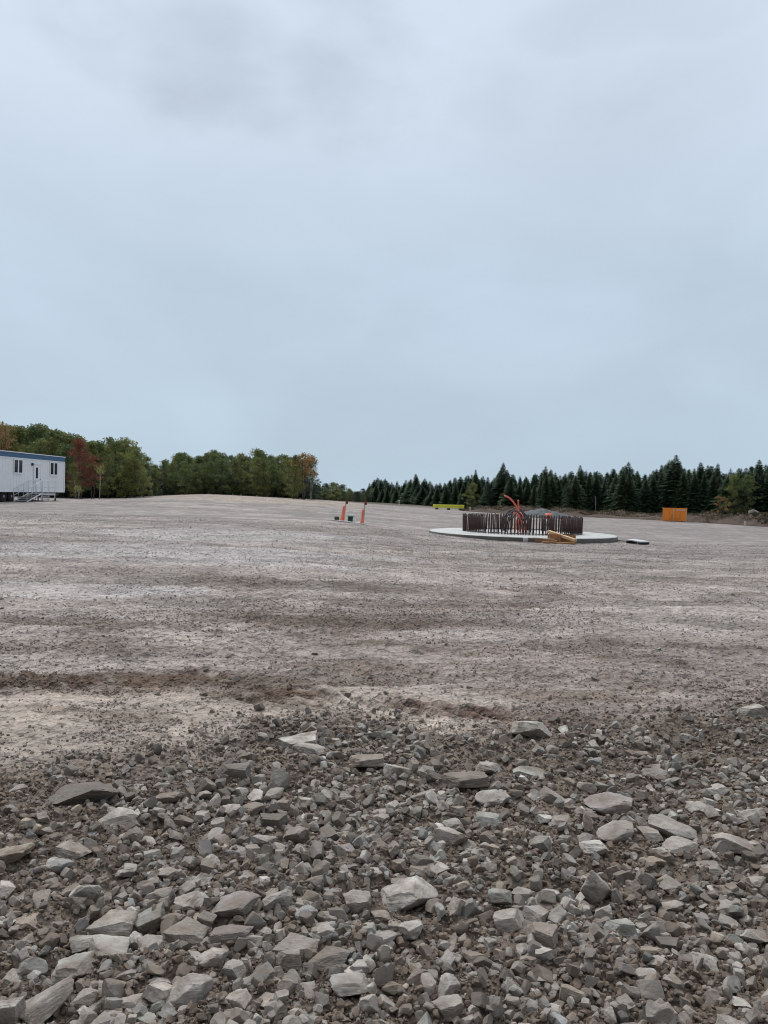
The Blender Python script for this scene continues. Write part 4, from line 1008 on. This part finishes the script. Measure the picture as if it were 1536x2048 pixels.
# ------------------------------------------------------------------ trees
def leaves(C, n, spread, size, rng, droop=0.0):
    """n leaf faces round every centre of C"""
    m = len(C) * n
    c = np.repeat(C, n, 0); d = rng.normal(size=(m, 3)); d /= np.linalg.norm(d, axis=1)[:, None]
    c = c + d * (rng.random(m) ** .45)[:, None] * np.repeat(spread, n, 0)
    a = rng.normal(size=(m, 3)); a[:, 2] -= droop; a /= np.linalg.norm(a, axis=1)[:, None]
    b = np.cross(a, rng.normal(size=(m, 3))); b /= np.linalg.norm(b, axis=1)[:, None]
    s = (size * rng.uniform(.6, 1.3, m))[:, None]
    V = np.stack([c - a * s, c + b * s * .55 + a * s * .1, c + a * s, c - b * s * .6 - a * s * .05], 1).reshape(-1, 3)
    return V
def quads(n): return np.arange(n * 4).reshape(-1, 4)
def make_deciduous(seed, H=7.5, wid=.30, bare=.22, nclump=46, nl=58, tall=1.0, size=.10, multi=1):
    rng = np.random.default_rng(seed); rnd = random.Random(seed); tm = MB(); cl = []; sp = []
    for st in range(multi):
        x0 = (st - (multi - 1) / 2) * .28; lean = rnd.uniform(-.05, .05) + (st - (multi - 1) / 2) * .10
        P = [Vector((x0 + lean * H * t + .12 * math.sin(t * 5 + seed + st), .1 * math.cos(t * 4 + seed), H * .93 * t)) for t in np.linspace(0, 1, 9)]
        tm.tube(P, [.11 * (1 - .9 * t) / math.sqrt(multi) + .012 for t in np.linspace(0, 1, 9)], 7)
        for k in range(nclump // multi):
            t = bare + (1 - bare) * ((k + rnd.random()) / (nclump // multi)); base = P[0].lerp(P[-1], 0) if t <= 0 else P[min(int(t * 8), 7)].lerp(P[min(int(t * 8) + 1, 8)], t * 8 - int(t * 8))
            env = math.sin(math.pi * min(1, (t - bare) / (1.0 - bare)) ** .62 * .93 + .22) ** .7 * H * wid
            a = rnd.uniform(0, 2 * math.pi); q = env * rnd.uniform(.25, 1.08)
            e = base + Vector((math.cos(a) * q, math.sin(a) * q, q * rnd.uniform(.05, .55)))
            tm.tube([base, base.lerp(e, .5) + Vector((0, 0, .08 * q)), e], [.03, .018, .006], 4, False)
            cl.append(e[:]); sp.append((H * rnd.uniform(.05, .12),) * 2 + (H * rnd.uniform(.04, .075),))
    V = leaves(np.array(cl), nl, np.array(sp), size, rng, .3); n = len(V) // 4
    ct = np.repeat(rng.random(len(cl)), nl) * .7 + rng.random(n) * .3
    me = npmesh('crown', V, quads(n), [M['leaf']], False, np.repeat(ct, 4)[:, None] * np.ones(3))
    tm_me = bpy.data.meshes.new('trunk'); tm_me.from_pydata(tm.v, [], tm.f); tm_me.materials.append(M['bark']); tm_me.polygons.foreach_set('use_smooth', tm.sm)
    return me, tm_me, H
def make_spruce(seed, H=8.0, wid=.19, dens=1.0):
    rng = np.random.default_rng(seed); rnd = random.Random(seed); tm = MB()
    tm.tube([(0, 0, 0), (.03, .02, H * .5), (0, 0, H)], [.12, .075, .012], 7)
    Q = []; ct = []; z = H * .08; skew = rnd.uniform(.8, 1.2)
    while z < H * .985:
        t = z / H; R = H * wid * (1 - t) ** .78 * (1.0 if t > .2 else .65 + t * 1.75) * rnd.uniform(.72, 1.2) + .02
        nb = max(4, int((9 if t < .8 else 6) * dens)); a0 = rnd.uniform(0, 6.3)
        for k in range(nb):
            a = a0 + 2 * math.pi * (k + rnd.uniform(-.3, .3)) / nb; r = R * rnd.uniform(.62, 1.18); dr = rnd.uniform(.15, .42) * (1.1 - t)
            da = np.array([math.cos(a), math.sin(a), 0]); side = np.array([-math.sin(a), math.cos(a), 0]); tint = rnd.random()
            m = max(3, int(r / .14))
            for j in range(m):
                f = (j + .5) / m; c = np.array([0, 0, z]) + da * r * f; c[2] += -r * dr * f * f * 1.5 + .10 * r * f; w = (.07 + .26 * r * (1 - f * .7)) * min(1, .3 + (1 - t) * 5); c[2] += r * f * max(0, t - .75) * .8
                for s in (-1, 1):
                    tip = c + da * w * rnd.uniform(.5, .9) + side * s * w * rnd.uniform(.7, 1.15) + np.array([0, 0, -w * rnd.uniform(.1, .6)])
                    wd = .055 + .03 * rnd.random(); nx = da * wd
                    Q += [c - nx, c + nx + np.array([0, 0, .02]), tip + nx * .4, tip - nx * .4 - np.array([0, 0, .04])]; ct.append(tint * .8 + rnd.random() * .2)
                tip = c + da * .16 * min(1, .3 + (1 - t) * 5) + np.array([0, 0, -.04]); Q += [c - side * .05, c + side * .05, tip + side * .02, tip - side * .02]; ct.append(tint)
        z += H * rnd.uniform(.012, .019)
    V = np.array(Q); n = len(V) // 4
    me = npmesh('crown', V, quads(n), [M['needle']], False, np.repeat(np.array(ct), 4)[:, None] * np.ones(3))
    t = bpy.data.meshes.new('trunk'); t.from_pydata(tm.v, [], tm.f); t.materials.append(M['bark'])
    return me, t, H
DEC = [make_deciduous(10 + i, 7.5, wid=w, bare=b, nclump=nc) for i, (w, b, nc) in enumerate(((.27, .05, 60), (.24, .08, 54), (.30, .05, 64), (.2, .1, 50), (.26, .04, 60), (.32, .10, 60)))]
SPR = [make_spruce(30 + i, 8.0, wid=w) for i, w in enumerate((.20, .165, .23, .18, .21, .15, .25))]
OPEN = make_deciduous(60, 7.5, wid=.24, bare=.48, nclump=42, nl=60, multi=3)     # nearly bare stems under a high orange crown
BIRCH = make_deciduous(61, 7.5, wid=.19, bare=.32, nclump=34, nl=40, multi=2)
SHRUB = make_deciduous(62, 2.2, wid=.5, bare=.05, nclump=26, nl=46, size=.07, multi=3)

def with_mat(me, mat):
    m = me.copy(); m.materials.clear(); m.materials.append(mat); return m
VAR = {}
def crown_of(kind, i, matname):
    base = {'d': DEC, 's': SPR, 'o': [OPEN], 'b': [BIRCH], 'h': [SHRUB]}[kind][i]
    k = (kind, i, matname)
    if k not in VAR: VAR[k] = with_mat(base[0], M[matname])
    return VAR[k], base[1], base[2]
TRUNKS = {}
def tree(name, kind, i, px, ytop, D, mat, label, cat, group=None, bark=None, wscale=1.0, yb=None):
    cm, tmesh, H = crown_of(kind, i, mat)
    b = ground_at(px, D) if yb is None else yb
    ht = max(1.0, (at(px, ytop, D).z - b.z)); s = ht / H
    T = empty(name, (b.x, b.y, b.z - .05), random.uniform(0, 6.28), 1); T.rotation_euler[0] = random.uniform(-.035, .035); T.rotation_euler[1] = random.uniform(-.035, .035); T.scale = (s * wscale, s * wscale, s)
    tag(T, label, cat, group)
    if bark:
        k = (tmesh.name, bark)
        if k not in TRUNKS: TRUNKS[k] = with_mat(tmesh, M[bark])
        tmesh = TRUNKS[k]
    link('trunk', tmesh, T); link('crown', cm, T); return T
LX = [-260, -100, 0, 30, 80, 130, 170, 210, 235, 265, 285, 300, 325, 350, 400, 430, 470, 520, 560, 600, 628]
LY = [838, 838, 840, 850, 844, 858, 868, 874, 867, 882, 905, 922, 916, 906, 897, 894, 906, 896, 903, 912, 915]
LD = [(-260, 80), (0, 84), (130, 80), (280, 84), (330, 96), (628, 98)]
RX = [735, 760, 800, 832, 870, 900, 950, 980, 1005, 1040, 1060, 1090, 1130, 1165, 1200, 1250, 1290, 1345, 1370, 1400, 1430, 1450, 1480, 1515, 1536, 1650, 1900]
RY = [964, 952, 964, 950, 966, 957, 942, 956, 930, 952, 948, 936, 943, 938, 942, 930, 945, 915, 938, 930, 930, 936, 934, 924, 926, 924, 920]
RD = [(735, 175), (800, 150), (870, 132), (1000, 118), (1200, 110), (1536, 98), (1900, 92)]
rnd = random.Random(3)
RMARK = [(745, 'left end of the spruce wood'), (798, 'thin white stake'), (832, 'pointed spruce left of the beam'), (866, 'left end of the yellow beam'), (897, 'middle of the yellow beam'), (928, 'right end of the yellow beam'),
         (965, 'rounded light green tree'), (1009, 'tip of the curved orange conduit'), (1037, 'upright orange conduit'), (1078, 'top of the gravel heap'), (1097, 'orange barrel'), (1130, 'right foot of the gravel heap'), (1160, 'right end of the bolt ring'),
         (1190, 'pale dead stem'), (1228, 'right tip of the concrete disc'), (1275, 'pale plate on the gravel'), (1325, 'left side of the dumpster'), (1349, 'middle of the dumpster'), (1373, 'right side of the dumpster'), (1415, 'low yellow green bush'), (1440, 'small orange shrub'), (1465, 'olive broadleaf'), (1508, 'pale boulder'), (1536, 'right edge')]
LMARK = [(0, 'left edge'), (34, 'left trailer window'), (72, 'trailer door'), (106, 'right trailer window'), (128, 'right end of the trailer'), (163, 'bright red maple'), (199, 'pale slender stem'), (235, 'tall crown before the dip'), (278, 'dip in the wood'), (315, 'low stretch after the dip'), (350, 'left foot of the sandy rise'), (400, 'top of the sandy rise'), (450, 'stretch right of the top of the rise'), (500, 'middle of the sandy rise'), (545, 'broad crown over the rise'), (580, 'right end of the wood')]
SEEN = {}
def locate(px, marks, what):
    mx, mn = min(marks, key=lambda q: abs(q[0] - px)); d = px - mx
    lab = '%s %s the %s' % (what, 'straight above' if abs(d) < 6 else 'just right of' if d > 0 else 'just left of', mn)
    return lab
def interp(p, tab): return float(np.interp(p, [a for a, _ in tab], [b for _, b in tab]))
# left wood: broad-leaved trees, front rank first
x = -56
LEFTLAB = 'broad green tree in the close front rank of the left wood'
while x < 622:
    D = interp(x, LD) + rnd.uniform(-1, 1.5)
    if not (140 < x < 192) and not (592 < x):
        yt = float(np.interp(x, LX, LY)) + rnd.uniform(0, 40)
        olive = rnd.random() < (.5 if x < 125 else .22)
        tree('broadleaf_tree', 'd', rnd.randrange(6), x, yt, D, 'leafolive' if olive else 'leaf',
             locate(x, LMARK, 'yellowish olive front tree' if olive else 'green front tree'),
             'tree', 'trees of the left wood', wscale=rnd.uniform(.95, 1.25))
    x += rnd.uniform(15, 23)
for rank, (dd, dy, st) in enumerate(((6, 0, 17), (12, 1, 18), (20, 4, 22))):
    x = -60 + rank * 7
    while x < 612 - rank * 6:
        D = interp(x, LD) + dd + rnd.uniform(-1.5, 1.5); yt = float(np.interp(x, LX, LY)) + dy + rnd.uniform(-5, 15)
        tree('broadleaf_tree', 'd', rnd.randrange(6), x, yt, D, 'leafolive' if (x < 120 and rnd.random() < .3) else 'leaf', locate(x, LMARK, ('second row', 'third row', 'rearmost')[rank] + ' green tree'), 'tree', 'trees deeper in the left wood', wscale=rnd.uniform(1.0, 1.3))
        x += st * rnd.uniform(.8, 1.25)
# dark firs filling the foot of the left wood
x = -50
while x < 610:
    D = interp(x, LD) + rnd.uniform(1.5, 4); tree('young_fir', 's', rnd.randrange(7), x, rnd.uniform(925, 955) if x > 270 else rnd.uniform(905, 945), D, 'needle', locate(x, LMARK, 'small dark fir'), 'fir', 'small firs in the left wood', wscale=1.5)
    x += rnd.uniform(13, 24)
tree('red_maple', 'd', 3, 160, 870, 78.5, 'leafred', 'bright red maple just right of the white trailer', 'tree', bark='bark', wscale=1.0)
tree('red_maple', 'b', 0, 186, 905, 78.5, 'leafred', 'smaller dull red maple leaning on the bright red one', 'tree')
tree('yellow_tree', 'd', 3, 150, 922, 76, 'leafolive', 'yellow green young tree under the bright red maple', 'tree', bark='palebark')
tree('olive_tree', 'd', 1, 588, 906, 91, 'leafolive', 'yellow green tree merging into the orange topped one', 'tree')
tree('orange_tree', 'o', 0, 608, 902, 92, 'leaforange', 'orange topped tree with bare pale stems at the end of the left wood', 'tree', bark='bark', wscale=1.1)
tree('orange_tree', 'd', 3, 593, 917, 94, 'leaf', 'green tree with bare side just left of the orange topped one', 'tree')
tree('bare_tree', 'o', 0, 622, 908, 95, 'brush', 'thin nearly bare tree right of the orange topped one', 'tree', bark='palebark', wscale=.45)
tree('broadleaf_tree', 'b', 0, 6, 836, 82, 'leaforange', 'rusty crowned tree above the trailer at the left edge', 'tree', wscale=.8)
for (px, yt, D, lab) in ((199, 935, 74.5, 'pale slender stem right of the red maples'), (157, 975, 74, 'short pale stem below the red maple')):
    g0 = ground_at(px, D); t1 = at(px + 1, yt, D); T = empty('sapling', g0); tag(T, lab, 'sapling')
    MB().tube([(0, 0, -.1), (.03, 0, (t1.z - g0.z) / 2), (0, 0, t1.z - g0.z)], [.055, .045, .02], 6).build('trunk', M['palebark'], T)
    V = leaves(np.array([[0, 0, t1.z - g0.z], [.2, 0, t1.z - g0.z - .3], [-.2, .1, t1.z - g0.z - .2]]), 30, np.array([[.4, .4, .3]] * 3), .08, np.random.default_rng(int(px)))
    link('crown', npmesh('crown', V, quads(len(V) // 4), [M['leaf']], False, np.full((len(V), 3), .3)), T)
# low far trees in the gap
x = 622
while x < 740:
    for dd in (0, 10, 20):
        D = 150 + dd + rnd.uniform(-3, 3); yt = float(np.interp(x, [622, 645, 668, 690, 712, 740], [972, 966, 960, 967, 976, 972])) + rnd.uniform(0, 7) + (4 if dd == 0 else 0)
        tree('broadleaf_tree', 'd', rnd.randrange(6), x + rnd.uniform(-4, 4), yt, D, 'leaf' if rnd.random() < .6 else 'leafdark', locate(x, [(630, 'orange topped tree'), (650, 'stretch left of the orange posts'), (684, 'left orange post'), (705, 'green container'), (724, 'right orange post')], {0: 'nearest', 10: 'middle row', 20: 'rear'}[dd] + ' low far tree'), 'tree', 'far trees in the gap between the woods', wscale=1.7)
    x += rnd.uniform(13, 18)
# right wood: spruces
for rank, (dd, dy, st, ws) in enumerate(((0, 13, 13.5, 1.5), (5, 4, 11.5, 1.35), (11, 3, 12, 1.35), (18, 6, 15, 1.6))):
    x = 734 + rank * 5
    while x < 1610:
        D = interp(x, RD) + dd + rnd.uniform(-1.2, 1.2); yt = float(np.interp(x, RX, RY)) + dy - 5 + abs(rnd.gauss(0, 7))
        zone = 'left of the yellow beam' if x < 866 else 'between the yellow beam and the orange conduits' if x < 1010 else 'between the bolt ring and the orange dumpster' if x < 1320 else 'right of the orange dumpster'
        lab = locate(x, RMARK, ('front row', 'second row', 'third row', 'rearmost')[rank] + ' spruce'); gr = ('front' if rank == 0 else 'rear') + ' spruces of the right wood'
        tree('spruce_tree', 's', rnd.randrange(7), x, yt, D, 'needle', lab, 'spruce', gr, wscale=ws * rnd.uniform(.85, 1.15) * (1.45 if x < 870 else 1.25 if x < 1010 else 1.1))
        x += st * rnd.uniform(.65, 1.4) * (1 if x < 1536 else 2)
for px, yt, lab in ((1345, 908, 'tallest spruce, rising above the orange dumpster'), (1004, 923, 'tall pointed spruce just left of the orange conduits'), (952, 937, 'pointed spruce above the right end of the yellow beam'), (1250, 922, 'tall spruce midway between the bolt ring and the dumpster'),
                    (1515, 917, 'tall spruce near the right edge'), (832, 946, 'pointed spruce left of the yellow beam'), (1090, 931, 'pointed spruce above the traffic barrel'), (1430, 924, 'pointed spruce right of the dumpster'), (1400, 922, 'narrow spruce just right of the dumpster'), (1158, 929, 'pointed spruce above the right end of the bolt ring')):
    tree('spruce_tree', 's', 2 if px == 1345 else rnd.randrange(7), px, yt, interp(px, RD) + 1, 'needle', lab, 'spruce', wscale=1.25 if px != 1345 else 1.5)
tree('spruce_tree', 's', 0, 1333, 918, interp(1333, RD) + 2, 'needle', 'spruce crowding the left side of the tallest one', 'spruce', wscale=1.3)
tree('spruce_tree', 's', 4, 1358, 922, interp(1358, RD) + 2, 'needle', 'spruce crowding the right side of the tallest one', 'spruce', wscale=1.4)
for px, yt, i, mt, lab in ((942, 962, 2, 'leaf', 'rounded light green tree in front of the spruces by the yellow beam'), (1465, 944, 3, 'leaf', 'olive broad leaved tree among the spruces right of the dumpster'), (1490, 945, 4, 'leaf', 'green broad leaved tree beside the olive one at the far right'), (975, 965, 0, 'leafdark', 'dull green broad leaved tree near the yellow beam'), (1135, 968, 3, 'leafdark', 'dull green broad leaved tree above the gravel heap'), (745, 975, 1, 'leaf', 'green tree at the left end of the spruce wood'), (1480, 975, 2, 'leafdark', 'low dark green tree by the right edge of the spruce wood')):
    tree('broadleaf_tree', 'd', i, px, yt, interp(px, RD) - 2.5, mt, lab, 'tree')
for px, yt, D, mt, lab in ((1440, 990, 92, 'leaforange', 'small orange leaved shrub in front of the spruces'), (1415, 1030, 87, 'straw', 'low yellow green bush on the bank right of the dumpster'), (1180, 1018, 95, 'brush', 'brown bush on the bank right of the gravel heap'), (1262, 1022, 94, 'brush', 'brown bush on the bank left of the dumpster'), (1530, 1022, 84, 'brush', 'brown bush on the bank at the right edge')):
    tree('shrub', 'h', 0, px, yt, D, mt, lab, 'shrub', wscale=.6 if px == 1440 else 1)
for px, yt in ((1190, 992), (1495, 984)):
    D = interp(px, RD) - 2; g0 = ground_at(px, D); hh = at(px, yt, D).z - g0.z; T = empty('dead_stem', g0)
    tag(T, dict(zip((1190, 1495, 1472, 1380, 1060, 1330), ('pale dead stem in front of the spruces right of the bolt ring', 'pale dead stem near the right edge of the wood', 'pale dead stem left of the one near the right edge', 'pale dead stem just right of the dumpster', 'pale dead stem behind the gravel heap', 'pale dead stem behind the dumpster')))[px], 'stem')
    MB().tube([(0, 0, -.1), (.06, 0, hh * .5), (.02, 0, hh)], [.055, .045, .02], 6).build('trunk', M['palebark'], T)
    m = MB()
    for q in (.5, .65, .8, .9): m.tube([(.05, 0, hh * q), (rnd.uniform(-.5, .5), rnd.uniform(-.3, .3), hh * q + .25)], [.018, .006], 4)
    m.build('twigs', M['palebark'], T)
# thicket under both woods
def thicket():
    rng = np.random.default_rng(77); C = []
    for x in np.arange(-300, 636, 3.2):
        for k in range(4):
            D = interp(x, LD) + rng.uniform(0, 18); p = ((x + rng.uniform(-3, 3) - 768) / FPX * D, D); C.append((p[0], p[1], .35 + rng.uniform(0, 1.9)))
    for x in np.arange(610, 745, 3.0):
        for k in range(4):
            D = interp(x, [(610, 148), (745, 165)]) + rng.uniform(0, 15); C.append(((x - 768) / FPX * D, D, rng.uniform(0, 1.8)))
    for x in np.arange(730, 1900, 3.2):
        for k in range(4):
            D = interp(x, RD) + rng.uniform(0, 16); C.append(((x + rng.uniform(-3, 3) - 768) / FPX * D, D, rng.uniform(-.3, 2.0)))
    C = np.array(C); C[:, 2] += mid_h(C[:, 0], C[:, 1])
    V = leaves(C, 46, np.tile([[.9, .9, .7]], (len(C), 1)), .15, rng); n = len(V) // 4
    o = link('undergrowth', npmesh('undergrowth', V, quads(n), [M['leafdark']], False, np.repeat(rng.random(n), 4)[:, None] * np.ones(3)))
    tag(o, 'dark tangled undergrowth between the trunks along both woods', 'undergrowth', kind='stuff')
    # dry grass and brush along the bank
    P = np.array(BV).reshape(-1, BN, 3)[:, 3:11].reshape(-1, 3); P = P[rng.random(len(P)) < .55] + [0, 0, .03]
    V = leaves(P, 16, np.tile([[.55, .5, .16]], (len(P), 1)), .09, rng); n = len(V) // 4; c = rng.random(n)
    o = link('dry_brush', npmesh('dry_brush', V, quads(n), [M['brush']], False, np.repeat(c, 4)[:, None] * np.ones(3)))
    tag(o, 'brown dry brush and weeds covering the low earth bank', 'brush', kind='stuff')
thicket()


# labels that came out twice are told apart by height, or by their order from left to right
from collections import defaultdict
dd_ = defaultdict(list)
for o in COL.objects:
    if o.parent is None and o.get('label') and (o.get('group') or o['category'] == 'rock'): dd_[o['label']].append(o)
for lab, os_ in dd_.items():
    if 1 < len(os_) <= 3:
        if len(os_) == 2 and os_[0].type == 'EMPTY' and abs(os_[0].scale.z - os_[1].scale.z) > .06 * os_[0].scale.z:
            os_.sort(key=lambda o: -o.scale.z); w = ('taller', 'shorter')
        else:
            os_.sort(key=lambda o: o.location.x / o.location.y); w = ('left-hand', 'right-hand') if len(os_) == 2 else ('left-hand', 'middle', 'right-hand')
        for o, a in zip(os_, w): o['label'] = a + ' ' + lab
